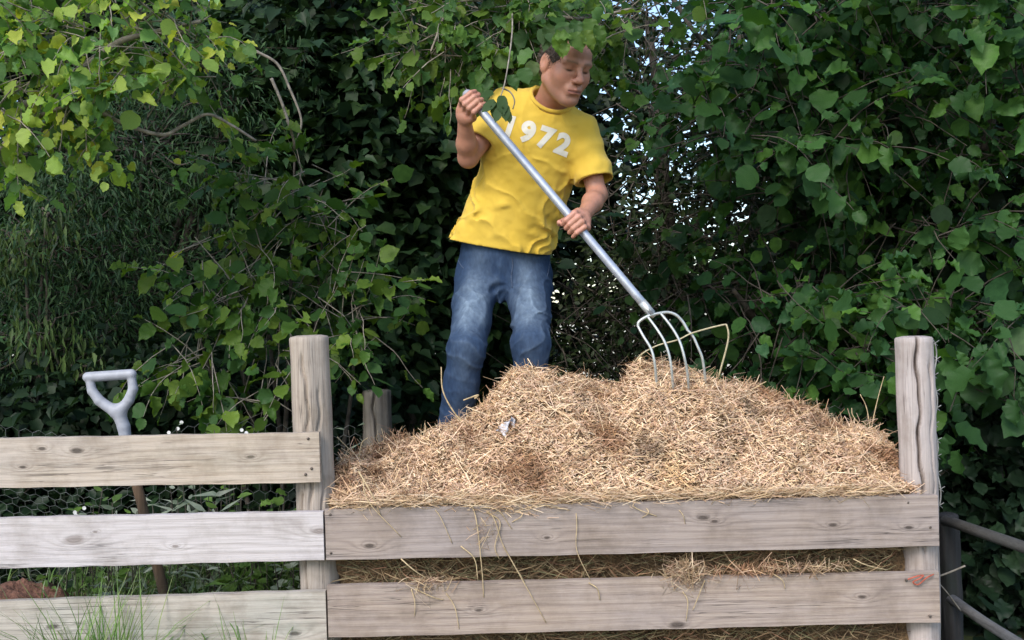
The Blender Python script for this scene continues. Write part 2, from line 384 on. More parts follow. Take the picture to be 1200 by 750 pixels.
# boards of the bay's side and back (mostly hidden by the heap)
for i, z in enumerate((0.12, 0.34, 0.56)):
    for X0, Y0, X1, Y1 in ((-0.62, 3.26, -0.62, 4.45), (1.22, 3.26, 1.22, 4.45), (-0.60, 4.47, 1.20, 4.47)):
        a = np.array([X0, Y0, z]); b = np.array([X1, Y1, z]); t = nrm(b - a); s = np.cross(t, [0, 0, 1.0])
        vs = np.array([p + s * q * BT / 2 + np.array([0, 0, h]) for p in (a, b) for q in (-1, 1) for h in (-0.07, 0.07)])
        fs = [(0, 1, 3, 2), (4, 6, 7, 5), (0, 4, 5, 1), (2, 3, 7, 6), (1, 5, 7, 3), (0, 2, 6, 4)]
        link('board', mesh('board', vs, fs, WOODS['d'], False), bay)

o = round_post('fence_post', 441, 459, 443, 520, 4.25, 0.056, 0, WOODS['r'], None, [(1.5, 0.6, 1.02, 0.02)], seed=5)
tag(o, 'short dark weathered post standing behind the straw heap', 'post')

# side fence at the right: dark post with two round rails running towards the viewer
sf = tag(empty('rail_fence', P(1112, 800, 3.5) * [1, 1, 0]), 'dark post with two grey round rails beyond the right end of the boards', 'fence')
round_post('post', 1110, 604, 1116, 740, 3.50, 0.033, 0, WOODS['s'], sf, seed=8)
g = Geo(); g.tube(bez([P(1096, 607, 3.56), P(1112, 611, 3.45), P(1150, 624, 3.2), P(1230, 652, 2.9), P(1330, 690, 2.6)], 8), 0.017, 12)
link('rail', g.out('rail', wood('rail_wood', (0.085, 0.08, 0.075), (0.04, 0.037, 0.035), (0.075, 0.075, 0.07), 3.3)), sf)
g = Geo(); g.tube(bez([P(1098, 690, 3.56), P(1120, 705, 3.45), P(1160, 733, 3.25), P(1230, 775, 2.95), P(1330, 830, 2.7)], 8), 0.016, 12)
link('rail', g.out('rail', wood('rail_wood_pale', (0.14, 0.14, 0.145), (0.05, 0.05, 0.05), (0.12, 0.12, 0.12), 9.3)), sf)

# ================================================================== STRAW HEAP
RIDGE = [(392,548,3.40),(405,540,3.42),(430,527,3.46),(470,513,3.5),(510,505,3.52),(548,500,3.53),(570,486,3.5),(588,462,3.46),(602,441,3.45),(640,434,3.44),(668,440,3.44),(690,452,3.46),(715,457,3.48),(733,448,3.46),(750,432,3.44),(790,427,3.44),(822,436,3.45),(850,458,3.48),(885,457,3.5),(915,466,3.5),(950,482,3.48),(985,496,3.47),(1010,506,3.46),(1035,517,3.44),(1062,527,3.42)]
RW = np.array([P(*q) for q in RIDGE])
def ridge(X): return np.interp(X, RW[:, 0], RW[:, 1]), np.interp(X, RW[:, 0], RW[:, 2])
BTOP0, BTOP1 = P(380, 597, FY), P(1099, 580, FY)
def front_z(X): return np.interp(X, [BTOP0[0], BTOP1[0]], [BTOP0[2], BTOP1[2]]) + 0.012
YF0 = FY + BT + 0.012
def heap_z(X, Y, bumps=True):
    Yr, Zr = ridge(X); zf = front_z(X)
    s = np.clip((Y - YF0) / np.maximum(Yr - YF0, 0.05), 0, 1)
    z = zf + (Zr - zf) * (0.55 * s + 0.45 * np.sin(s * math.pi / 2)) 
    back = np.clip(Y - Yr, 0, None)
    z = z - 0.42 * back - 0.25 * np.clip(back, 0, 0.3) ** 2
    if bumps:
        q = np.stack([X * 9, Y * 9, X * 0], -1)
        z = z + (0.034 * fbm(q, 2) + 0.022 * fbm(q * 2.9 + 3, 3)) * np.clip(s * 3, 0.2, 1)
        for cx, cy, hh, rr in CLODS: z = z + hh * np.exp(-((X - cx) ** 2 + (Y - cy) ** 2) / rr ** 2)
        # hollows and clods
        for cx, cy, dep, rr in ((0.52, 3.33, -0.03, 0.05), (0.63, 3.30, 0.03, 0.04), (0.18, 3.30, -0.02, 0.06), (-0.32, 3.30, -0.02, 0.06), (0.86, 3.35, 0.02, 0.06), (0.28, 3.36, 0.015, 0.05), (0.02, 3.38, 0.02, 0.05)):
            z = z + dep * np.exp(-((X - cx) ** 2 + (Y - cy) ** 2) / rr ** 2)
    return z
_rg = np.random.default_rng(21); CLODS = [(_rg.uniform(-0.5, 1.1), _rg.uniform(3.2, 3.6), _rg.uniform(-0.018, 0.024), _rg.uniform(0.014, 0.04)) for _ in range(70)]
heap = tag(empty('straw_heap', (0.33, 3.8, 0.0)), 'big mound of pale straw and wood shavings filling the compost bay', 'straw heap')
def hmesh():
    nx, ny = 330, 150
    X, Y = np.meshgrid(np.linspace(-0.56, 1.20, nx), YF0 + (4.42 - YF0) * np.linspace(0, 1, ny) ** 1.5)
    Z = heap_z(X, Y)
    top = np.stack([X, Y, Z], -1).reshape(-1, 3)
    # front skirt going down behind the boards
    sk = []
    xs = X[0]
    for k in range(1, 26):
        zz = Z[0] * (1 - k / 25) ; rec = 0.02 + 0.035 * vnoise(np.stack([xs * 12, np.full(nx, k * 0.9), xs * 0], -1))
        sk.append(np.stack([xs, np.full(nx, YF0 + 0.03) + np.clip(rec, -0.025, 0.1), zz], -1))
    sk = np.array(sk[::-1]).reshape(-1, 3)
    v = np.vstack([sk, top]); i = np.arange(len(v)).reshape(-1, nx)
    f = np.stack([i[:-1, :-1], i[:-1, 1:], i[1:, 1:], i[1:, :-1]], -1).reshape(-1, 4)
    return v, f
mt, nt, ns, lk, bs = newmat('matted_straw')
tc = N(nt, 'ShaderNodeTexCoord')
n1 = noise(nt, tc.outputs['Object'], 14, 5); n2 = noise(nt, tc.outputs['Object'], 130, 4, 0.7)
c = ramp(nt, n1.outputs['Fac'], [(0.3, (0.10, 0.060, 0.034)), (0.7, (0.26, 0.165, 0.085))]).outputs[0]
c = mixc(nt, 1.0, c, ramp(nt, n2.outputs['Fac'], [(0.35, (0.35, 0.33, 0.3)), (0.7, (1.5, 1.45, 1.3))]).outputs[0], 'MULTIPLY')
lk.new(c, bs.inputs['Base Color']); bs.inputs['Roughness'].default_value = 0.95; bump(nt, bs, n2.outputs['Fac'], 1.0, 0.012)
v, f = hmesh(); link('mound', mesh('mound', v, f, mt), heap)

def ribbons(pos, d, n, L, W, curl, col):
    """pos,d,n (m,3); ribbon of 3 cross-sections each, bent by curl; returns v,f,c"""
    mct = len(pos); s = nrm(np.cross(d, n)); n = np.cross(s, d); vs = np.zeros((mct, 6, 3))
    for k, t in enumerate((-0.5, 0.0, 0.5)):
        off = d * (t * L)[:, None] + n * (curl * L * (0.25 - t * t) * 2)[:, None]
        wv = W * (1.0 if k == 1 else 0.7)
        vs[:, 2 * k] = pos + off - s * wv[:, None] / 2; vs[:, 2 * k + 1] = pos + off + s * wv[:, None] / 2
    b = (np.arange(mct) * 6)[:, None]
    f = np.concatenate([b + np.array([[0, 1, 3, 2]]), b + np.array([[2, 3, 5, 4]])])
    return vs.reshape(-1, 3), f, np.repeat(col, 6, axis=0)
STRAWC = np.array([(0.64,0.46,0.27),(0.70,0.53,0.34),(0.58,0.40,0.23),(0.62,0.43,0.29),(0.46,0.29,0.17),(0.74,0.58,0.40),(0.55,0.36,0.25),(0.30,0.18,0.11),(0.68,0.48,0.34)])
def straw_cover(n, ymin, lmin, lmax, wmin, wmax, up, tiltamt):
    X = RNG.uniform(-0.55, 1.195, n); Yr, Zr = ridge(X)
    Y = ymin + (Yr + 0.16 - ymin) * RNG.random(n) ** 0.9
    e = 0.004
    z = heap_z(X, Y); gx = (heap_z(X + e, Y) - z) / e; gy = (heap_z(X, Y + e) - z) / e
    nn = nrm(np.stack([-gx, -gy, np.ones(n)], -1))
    a = RNG.uniform(0, 2 * math.pi, n); rd = np.stack([np.cos(a), np.sin(a) * 0.8, 0.5 * np.sin(a * 3 + 1)], -1)
    d = nrm(rd - nn * np.sum(rd * nn, -1, keepdims=True)); d = nrm(d + nn * RNG.normal(0, tiltamt, n)[:, None])
    nn = nrm(nn + RNG.normal(0, 0.5, (n, 3)))
    pos = np.stack([X, Y, z], -1) + nrm(np.stack([-gx, -gy, np.ones(n)], -1)) * RNG.uniform(-0.004, up, n)[:, None]
    col = STRAWC[RNG.integers(0, len(STRAWC), n)] * np.clip(RNG.normal(1.22, 0.24, n), 0.45, 1.45)[:, None]
    # brown damp clods and greyish dusty patches of the bedding
    q = np.stack([X * 7, Y * 11, X * 0 + 2], -1); w = np.clip((fbm(q, 3) - 0.15) * 2.0, 0, 1)[:, None]
    col = col * (1 - w) + (col * np.array([0.52, 0.42, 0.36])) * w
    q2 = np.stack([X * 4 + 9, Y * 6, X * 0 + 5], -1); w2 = np.clip((fbm(q2, 2) - 0.3) * 1.5, 0, 0.7)[:, None]
    col = col * (1 - w2) + col * np.array([1.05, 0.98, 0.78]) * w2
    for cx, cy, rr, amt in ((0.77, 3.40, 0.032, 0.75), (0.73, 3.41, 0.025, 0.7), (0.43, 3.23, 0.022, 0.85), (0.38, 3.235, 0.02, 0.8), (0.24, 3.36, 0.03, 0.4), (-0.12, 3.37, 0.035, 0.5), (-0.42, 3.27, 0.055, 0.45), (0.05, 3.19, 0.02, 0.25)):  # brown lumps and damp spots, plus hollows darkened with painted shade
        w3 = (amt * np.exp(-((X - cx) ** 2 + (Y - cy) ** 2) / rr ** 2))[:, None]; col = col * (1 - w3) + np.array([0.13, 0.085, 0.055]) * w3
    return ribbons(pos, d, nn, RNG.uniform(lmin, lmax, n), RNG.uniform(wmin, wmax, n), RNG.normal(0, 0.5, n), col)
def join3(parts):
    vs, fs, cs, o = [], [], [], 0
    for v, f, c in parts: vs.append(v); fs.append(f + o); cs.append(c); o += len(v)
    return np.vstack(vs), np.vstack(fs), np.vstack(cs)
v, f, c = join3([straw_cover(84000, YF0 - 0.01, 0.006, 0.021, 0.0016, 0.0042, 0.014, 0.55),
                 straw_cover(15000, YF0 - 0.01, 0.020, 0.046, 0.0013, 0.0026, 0.018, 0.4),
                 straw_cover(2300, YF0 - 0.01, 0.06, 0.15, 0.0014, 0.0026, 0.022, 0.16)])
def crest(n):
    X = RNG.uniform(-0.53, 1.15, n); Yr, Zr = ridge(X); Y = Yr + RNG.normal(0, 0.03, n); z = heap_z(X, Y)
    d = nrm(np.stack([RNG.normal(0, 0.8, n), RNG.normal(-0.1, 0.4, n), RNG.uniform(0.1, 1.0, n)], -1)); L = RNG.uniform(0.02, 0.075, n)
    return ribbons(np.stack([X, Y, z], -1) + d * (L * 0.4)[:, None], d, nrm(RNG.normal(0, 1, (n, 3))), L, RNG.uniform(0.0012, 0.0026, n), RNG.normal(0, 0.5, n), STRAWC[RNG.integers(0, 7, n)] * RNG.uniform(0.7, 1.2, n)[:, None])
cv, cf, ccol = crest(900); v, f, c = join3([(v, f, c), (cv, cf, ccol)])
tag(link('shavings', mesh('shavings', v, f, M['straw'], False, c), heap), kind='stuff')
# long straw lying along the front edge and brown hay seen through the slots
def slot_hay(n):
    X = RNG.uniform(-0.52, 1.13, n); z = front_z(X) * RNG.random(n) ** 0.6
    pos = np.stack([X, np.full(n, YF0 + 0.02) + RNG.uniform(-0.012, 0.035, n), z], -1)
    a = RNG.normal(0, 0.55, n); d = nrm(np.stack([np.cos(a), RNG.normal(0, 0.25, n), np.sin(a)], -1))
    nn = nrm(np.stack([RNG.normal(0, 0.4, n), -np.ones(n), RNG.normal(0, 0.5, n)], -1))
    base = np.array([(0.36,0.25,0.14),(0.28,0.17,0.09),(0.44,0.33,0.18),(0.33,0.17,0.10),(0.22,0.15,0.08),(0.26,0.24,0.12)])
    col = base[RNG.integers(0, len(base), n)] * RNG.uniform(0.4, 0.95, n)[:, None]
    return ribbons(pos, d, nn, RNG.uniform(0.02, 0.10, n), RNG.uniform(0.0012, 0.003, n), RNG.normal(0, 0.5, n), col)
def edge_hay(n, cx=None, sd=0.02, zc=0.0):
    if cx is None: X = RNG.uniform(-0.53, 1.1, n)
    else: X = RNG.normal(cx, sd, n)
    pos = np.stack([X, np.full(n, FY + 0.012) + RNG.uniform(-0.020, 0.03, n), front_z(X) + RNG.normal(0.004, 0.007, n) + zc], -1)
    a = RNG.normal(0, 0.5, n); d = nrm(np.stack([np.cos(a), RNG.normal(0, 0.5, n), np.sin(a) * 0.5], -1))
    nn = nrm(RNG.normal(0, 1, (n, 3))); col = STRAWC[RNG.integers(0, 6, n)] * RNG.uniform(0.8, 1.15, n)[:, None]
    return ribbons(pos, d, nn, RNG.uniform(0.03, 0.11, n), RNG.uniform(0.0015, 0.0028, n), RNG.normal(0, 0.4, n), col)
def clump(n, px, py, sx, sy, red=0.0):
    c0 = P(px, py, FY - 0.006); pos = c0 + np.stack([RNG.normal(0, sx, n), RNG.uniform(-0.012, 0.03, n), RNG.normal(0, sy, n)], -1)
    d = nrm(RNG.normal(0, 1, (n, 3)) * [1, 0.4, 0.9]); nn = nrm(RNG.normal(0, 1, (n, 3)))
    col = STRAWC[RNG.integers(0, 8, n)] * RNG.uniform(0.55, 1.0, n)[:, None] * (1 - red + red * np.array([1.1, 0.7, 0.55]))
    return ribbons(pos, d, nn, RNG.uniform(0.02, 0.07, n), RNG.uniform(0.0012, 0.0024, n), RNG.normal(0, 0.9, n), col)
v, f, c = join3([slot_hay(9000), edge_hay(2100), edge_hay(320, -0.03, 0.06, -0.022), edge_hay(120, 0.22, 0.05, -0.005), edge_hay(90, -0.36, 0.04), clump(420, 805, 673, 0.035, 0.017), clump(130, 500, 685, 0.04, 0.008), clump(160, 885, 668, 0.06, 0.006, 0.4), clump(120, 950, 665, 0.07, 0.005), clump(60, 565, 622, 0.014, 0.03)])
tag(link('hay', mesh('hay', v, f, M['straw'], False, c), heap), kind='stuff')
# single stalks one can follow by eye
def stalk(pts, r=0.0014, parent=heap, name='straw_stalk', mat='stalk', k=6):
    g = Geo(); w = bez(pts, 6); g.tube(w, np.linspace(r, r * 0.6, len(w)), k)
    return link(name, g.out(name, M[mat]), parent)
HANG = [[(425,560),(432,588),(470,629)],[(505,592),(516,606),(530,637)],[(540,585),(556,600),(564,660),(567,700)],[(560,592),(578,606),(590,640),(615,682)],[(545,598),(580,596),(600,620)],
        [(570,600),(586,612),(580,640),(585,655)],[(673,585),(676,612),(676,645),(692,680)],[(735,588),(748,597),(770,605)],[(752,590),(760,600),(752,607)],[(590,640),(618,690),(640,730)],
        [(523,695),(533,712),(538,737)],[(482,690),(486,705),(486,722)],[(486,690),(508,700),(520,703)],[(690,683),(700,690),(703,703)],[(800,693),(806,705),(804,728)],[(826,680),(818,700),(812,715)],
        [(598,592),(612,603),(600,612)],[(420,552),(436,580),(446,604)],[(905,672),(917,680),(920,690)],[(620,596),(640,592),(668,598)],[(540,640),(556,655),(560,680)],[(790,592),(800,603),(803,614)],[(470,655),(485,668),(500,678)],[(1000,655),(1015,662),(1040,668)]]
for h in HANG:
    n = len(h); stalk([P(x, y, FY - 0.004 - 0.010 * (1 - abs(2 * i / (n - 1) - 1)) + (0.02 if i == 0 and y < 600 else 0)) for i, (x, y) in enumerate(h)], 0.0016 + 0.0006 * random.random())
stalk([P(548, 501, 3.50), P(532, 483, 3.50), P(519, 458, 3.50), P(517, 430, 3.50)], 0.0032)
stalk([P(556, 467, 3.44), P(560, 463, 3.44), P(543, 469, 3.43)], 0.0035)
stalk([P(395, 512, 3.36), P(410, 527, 3.36), P(430, 545, 3.36)], 0.002)
stalk([P(421, 535, 3.38), P(424, 519, 3.38), P(431, 513, 3.38)], 0.0025)
stalk([P(1022, 520, 3.5), P(1016, 480, 3.52), P(1008, 462, 3.52)], 0.002); stalk([P(1018, 515, 3.5), P(1028, 470, 3.5), P(1036, 441, 3.5)], 0.002); stalk([P(1015, 505, 3.5), P(1000, 488, 3.5), P(998, 478, 3.5)], 0.002)
stalk([P(868, 470, 3.47), P(884, 455, 3.47), P(898, 447, 3.47)], 0.0022); stalk([P(724, 470, 3.45), P(738, 452, 3.44), P(752, 442, 3.44)], 0.0022)
# tall dry reed leaning across the fork
rd = tag(stalk([P(842, 442, 3.45), P(853, 400, 3.42), P(852, 383, 3.41), P(846, 381, 3.41), P(812, 390, 3.385), P(795, 398, 3.375), P(770, 405, 3.37), P(752, 415, 3.375), P(744, 424, 3.40)], 0.0032, None, 'reed_stalk', 'reed'), 'bent dry reed stalk leaning across the fork tines', 'reed')
# scrap of pale paper and red twine
def scrap(px, py, Y, s, mat, seed):
    rg = np.random.default_rng(seed); n = 9; v = []
    for i in range(n):
        for j in range(n):
            u, w = i / (n - 1) - 0.5, j / (n - 1) - 0.5
            v.append((u * s * (0.7 + 0.4 * math.sin(3 * w + seed)), 0.22 * s * math.sin(9 * u + 5 * w) + 0.12 * s * rg.normal(), w * s * 1.15))
    v = np.array(v); i = np.arange(n * n).reshape(n, n)
    f = np.stack([i[:-1, :-1], i[:-1, 1:], i[1:, 1:], i[1:, :-1]], -1).reshape(-1, 4)
    me = mesh('paper_scrap', v, f, mat, False); o = link('paper_scrap', me); o.location = P(px, py, Y); o.rotation_euler = (0.2, 0.5, 0.3); return o
M['paper'] = plain('crumpled_paper', (0.62, 0.61, 0.66), 0.8, 0, 0.2, 60)
ys = np.linspace(3.2, 3.6, 200); pp = np.array([P(596, 500, y_) for y_ in ys]); hit_ = ys[np.argmax(heap_z(pp[:, 0], ys) > pp[:, 2])]
tag(scrap(596, 500, hit_ - 0.014, 0.052, M['paper'], 3), 'crumpled pale grey paper scrap lying in the straw', 'paper')
M['twine'] = plain('red_twine', (0.42, 0.10, 0.06), 0.8, 0, 0.3, 90)
g = Geo(); g.tube(bez([P(1064, 679, FY - 0.006), P(1072, 676, FY - 0.012), P(1082, 674, FY - 0.008), P(1078, 678, FY - 0.014), P(1070, 682, FY - 0.008), P(1076, 685, FY - 0.006), P(1086, 677, FY - 0.01), P(1094, 673, FY - 0.004)], 6), 0.0022, 6)
tag(link('twine', g.out('twine', M['twine'])), 'knot of red twine caught on the lower board', 'twine')

# ================================================================== GARDEN FORK
TUBE_R = 0.0138
FK0, FKL, FK1 = P(549, 112, 3.485), P(672, 265, 3.435), P(764, 368, 3.40)
fork = tag(empty('garden_fork', FK1), 'long silver handled four tine manure fork held over the straw', 'fork')
g = Geo(); g.tube(np.linspace(FK0, FK1, 12), TUBE_R, 20); link('handle', g.out('handle', M['alu']), fork)
g = Geo(); ax = nrm(FK1 - FK0); g.tube([FK0 + ax * 0.0, FK0 - ax * 0.012, FK0 - ax * 0.018], [TUBE_R * 1.12, TUBE_R * 1.12, TUBE_R * 0.7], 20); link('end_cap', g.out('end_cap', M['plastic']), fork)
g = Geo(); g.tube([FK1 - ax * 0.05, FK1 - ax * 0.01, FK1 + ax * 0.012], [TUBE_R * 1.04, TUBE_R * 1.0, TUBE_R * 0.55], 16); link('socket', g.out('socket', M['metal']), fork)
TINE = 0.0043
def tine(pts, name='tine'):
    g = Geo(); w = bez([P(*q) for q in pts], 8); r = np.full(len(w), TINE); r[-8:] = np.linspace(TINE, TINE * 0.35, 8)
    g.tube(w, r, 8); link(name, g.out(name, M['metal']), fork)
# arch (shoulder) is one bar bent over; outer tines run on from it
g = Geo(); g.tube(bez([P(747.5, 383, 3.39), P(749, 377, 3.39), P(758, 371, 3.392), P(768, 368, 3.395), P(782, 366, 3.40), P(792, 369, 3.40), P(800, 377, 3.40), P(806, 387, 3.397)], 8), TINE * 1.12, 10); link('shoulder', g.out('shoulder', M['metal']), fork)
tine([(747.5, 382, 3.39), (754, 394, 3.375), (763, 409, 3.362), (767, 425, 3.358), (769, 445, 3.37), (771, 470, 3.40)])
tine([(759, 371, 3.39), (770, 386, 3.372), (779, 401, 3.358), (785, 420, 3.352), (788, 445, 3.36), (790, 480, 3.40)])
tine([(774, 367, 3.395), (786, 382, 3.378), (796, 399, 3.365), (802, 419, 3.358), (806, 442, 3.37), (808, 475, 3.40)])
tine([(805, 386, 3.397), (812, 394, 3.392), (818, 407, 3.388), (823, 420, 3.388), (826, 440, 3.40), (828, 460, 3.43)])

# ================================================================== PERSON (signed-distance body, surface nets)
class SDF:
    def __init__(s, lo, hi, h):
        s.lo = np.array(lo, np.float32); s.h = h
        s.n = np.ceil((np.array(hi) - s.lo) / h).astype(int) + 1
        s.d = np.full(tuple(s.n), 0.25, np.float32)
    def _sl(s, lo, hi):
        a = np.clip(np.floor((np.asarray(lo) - s.lo) / s.h).astype(int), 0, s.n - 1); b = np.clip(np.ceil((np.asarray(hi) - s.lo) / s.h).astype(int) + 1, 1, s.n)
        sl = tuple(slice(a[i], b[i]) for i in range(3))
        g = np.meshgrid(*[s.lo[i] + s.h * np.arange(a[i], b[i], dtype=np.float32) for i in range(3)], indexing='ij')
        return sl, np.stack(g, -1)
    def put(s, fn, lo, hi, k=0.01, op='u'):
        m_ = k + 0.02; sl, p = s._sl(np.asarray(lo) - m_, np.asarray(hi) + m_)
        if p.size == 0: return
        b = fn(p).astype(np.float32); a = s.d[sl]
        if op == 'u':
            h = np.clip(0.5 + 0.5 * (a - b) / k, 0, 1); s.d[sl] = a * (1 - h) + b * h - k * h * (1 - h)
        elif op == 's':          # subtract
            b = -b; h = np.clip(0.5 - 0.5 * (a - b) / k, 0, 1); s.d[sl] = a * (1 - h) + b * h + k * h * (1 - h)
        elif op == 'i':
            h = np.clip(0.5 - 0.5 * (a - b) / k, 0, 1); s.d[sl] = a * (1 - h) + b * h + k * h * (1 - h)
    def cone(s, a, b, ra, rb, k=0.01, op='u'):
        a = np.asarray(a, np.float32); b = np.asarray(b, np.float32); ab = b - a; L2 = float(ab @ ab) + 1e-9; r = max(ra, rb)
        def fn(p):
            t = np.clip(((p - a) @ ab) / L2, 0, 1); return np.linalg.norm(p - a - t[..., None] * ab, axis=-1) - (ra + t * (rb - ra))
        s.put(fn, np.minimum(a, b) - r, np.maximum(a, b) + r, k, op)
    def ell(s, c, axes, r, k=0.01, op='u'):
        c = np.asarray(c, np.float32); A = np.asarray(axes, np.float32); r = np.asarray(r, np.float32)
        def fn(p):
            q = (p - c) @ A.T; k0 = np.linalg.norm(q / r, axis=-1); k1 = np.linalg.norm(q / (r * r), axis=-1) + 1e-6; return k0 * (k0 - 1) / k1
        ext = np.sqrt((A * A * (r * r)[:, None]).sum(0)); s.put(fn, c - ext, c + ext, k, op)
    def loft(s, A, B, wd, ts, ra, rb, k=0.01, op='u', pw=2.2, bend=None):
        """elliptical tube along A->B; radii across (ra) and in depth (rb) given at ts"""
        A = np.asarray(A, np.float32); B = np.asarray(B, np.float32); ax = B - A; L = np.linalg.norm(ax); ax = ax / L
        w = nrm(wd - ax * np.dot(wd, ax)); dd = np.cross(ax, w)
        def fn(p):
            q = p - A; t = (q @ ax.astype(np.float32)) / L; a_ = np.interp(t, ts, ra); b_ = np.interp(t, ts, rb)
            off = np.interp(t, ts, bend) if bend is not None else 0
            e = (np.abs((q @ w - off) / a_) ** pw + np.abs((q @ dd) / b_) ** pw) ** (1 / pw)
            d = (e - 1) * np.minimum(a_, b_); return np.maximum(d, np.maximum(-(t - ts[0]) * L, (t - ts[-1]) * L))
        m_ = max(max(ra), max(rb)); s.put(fn, np.minimum(A, B) - m_, np.maximum(A, B) + m_, k, op)
    def plane(s, p0, n, k=0.004, box=None):
        """cut away the side n points to, inside box"""
        n = nrm(n).astype(np.float32); p0 = np.asarray(p0, np.float32)
        lo, hi = box if box is not None else (s.lo, s.lo + s.h * s.n)
        sl, p = s._sl(lo, hi); b = (p - p0) @ n; a = s.d[sl]; s.d[sl] = np.maximum(a, b)
    def band(s, fn, w=0.03):
        i = np.nonzero(np.abs(s.d) < w); p = s.lo + s.h * np.stack(i, -1); s.d[i] += fn(p).astype(np.float32)
    def net(s):
        d = s.d; sg = d < 0
        c = np.zeros(tuple(s.n - 1), np.int8)
        for dx in (0, 1):
            for dy in (0, 1):
                for dz in (0, 1):
                    c += sg[dx:s.n[0] - 1 + dx, dy:s.n[1] - 1 + dy, dz:s.n[2] - 1 + dz]
        act = np.nonzero((c > 0) & (c < 8)); m_ = len(act[0]); idx = np.full(tuple(s.n - 1), -1, np.int32); idx[act] = np.arange(m_)
        I = np.stack(act, -1); acc = np.zeros((m_, 3)); cnt = np.zeros(m_)
        cor = [(x, y, z) for x in (0, 1) for y in (0, 1) for z in (0, 1)]
        for a in cor:
            for ax_ in range(3):
                if a[ax_]: continue
                b = list(a); b[ax_] = 1
                da = d[I[:, 0] + a[0], I[:, 1] + a[1], I[:, 2] + a[2]]; db = d[I[:, 0] + b[0], I[:, 1] + b[1], I[:, 2] + b[2]]
                cr = (da < 0) != (db < 0); t = np.where(cr, da / np.where(cr, da - db, 1), 0)
                q = np.array(a, float)[None] + np.zeros((m_, 3)); q[:, ax_] = t
                acc += q * cr[:, None]; cnt += cr
        v = s.lo + s.h * (I + acc / np.maximum(cnt, 1)[:, None]); F = []
        for ax_ in range(3):
            o1, o2 = [(1, 2), (2, 0), (0, 1)][ax_]
            sh = list(s.n); sh[ax_] -= 1
            A = [slice(None)] * 3; B = [slice(None)] * 3; A[ax_] = slice(0, -1); B[ax_] = slice(1, None)
            e = sg[tuple(A)] != sg[tuple(B)]; ii = np.stack(np.nonzero(e), -1)
            ok = (ii[:, o1] > 0) & (ii[:, o2] > 0) & (ii[:, o1] < s.n[o1] - 1) & (ii[:, o2] < s.n[o2] - 1); ii = ii[ok]
            st = sg[tuple(ii.T)]
            q = []
            for (u, w) in ((0, 0), (1, 0), (1, 1), (0, 1)):
                j = ii.copy(); j[:, o1] -= u; j[:, o2] -= w; q.append(idx[tuple(j.T)])
            q = np.stack(q, -1); q[st] = q[st][:, ::-1]; F.append(q)
        F = np.vstack(F)[:, ::-1]; return v, F
    def grad(s, v):
        """outward direction at vertices (nearest-cell gradient)"""
        i = np.clip(np.round((v - s.lo) / s.h).astype(int), 1, s.n - 2); g = []
        for a in range(3):
            e = np.zeros(3, int); e[a] = 1; g.append(s.d[tuple((i + e).T)] - s.d[tuple((i - e).T)])
        return nrm(np.stack(g, -1))
def smooth_v(v, F, it=2, lam=0.5):
    for _ in range(it):
        acc = np.zeros_like(v); cnt = np.zeros(len(v))
        for a, b in ((0, 1), (1, 2), (2, 3), (3, 0)):
            for i, j in ((a, b), (b, a)):
                np.add.at(acc, F[:, i], v[F[:, j]]); np.add.at(cnt, F[:, i], 1)
        v = v * (1 - lam) + lam * acc / np.maximum(cnt, 1)[:, None]
    return v

# --- joints (photograph pixel, distance)
pel = P(590, 302, 3.85); neckb = P(646, 117, 3.69)
shR, elR, wrR = P(595, 126, 3.72), P(548.5, 185, 3.645), P(544, 137, 3.525)
shL, elL, wrL = P(681, 154, 3.72), P(700, 228, 3.68), P(683, 254, 3.50)
hipR, hipL = P(563, 322, 3.84), P(617, 324, 3.84)
knR, anR, toR = P(547, 409, 3.60), P(526, 540, 3.68), P(520, 575, 3.52)
knL, anL, toL = P(622, 404, 3.60), P(621, 535, 3.70), P(630, 570, 3.54)
W_sh = nrm(shL - shR); A_t = nrm(neckb - pel); D_t = nrm(np.cross(W_sh, A_t))     # D_t roughly towards camera
if D_t[1] > 0: D_t = -D_t
# head frame
yaw, pit = R(27), R(23)
F0 = np.array([math.sin(yaw), -math.cos(yaw), 0]); Lh = np.array([math.cos(yaw), math.sin(yaw), 0])
Fh = F0 * math.cos(pit) - np.array([0, 0, 1]) * math.sin(pit); Uh = np.array([0, 0, 1]) * math.cos(pit) + F0 * math.sin(pit)
rr_ = R(4); Lh, Uh = Lh * math.cos(rr_) - Uh * math.sin(rr_), Uh * math.cos(rr_) + Lh * math.sin(rr_)
HC = P(663, 77, 3.56)
HS = 0.985
def hp(l, f_, u): return HC + HS * (l * Lh + f_ * Fh + u * Uh)
HA = np.stack([Lh, Fh, Uh])
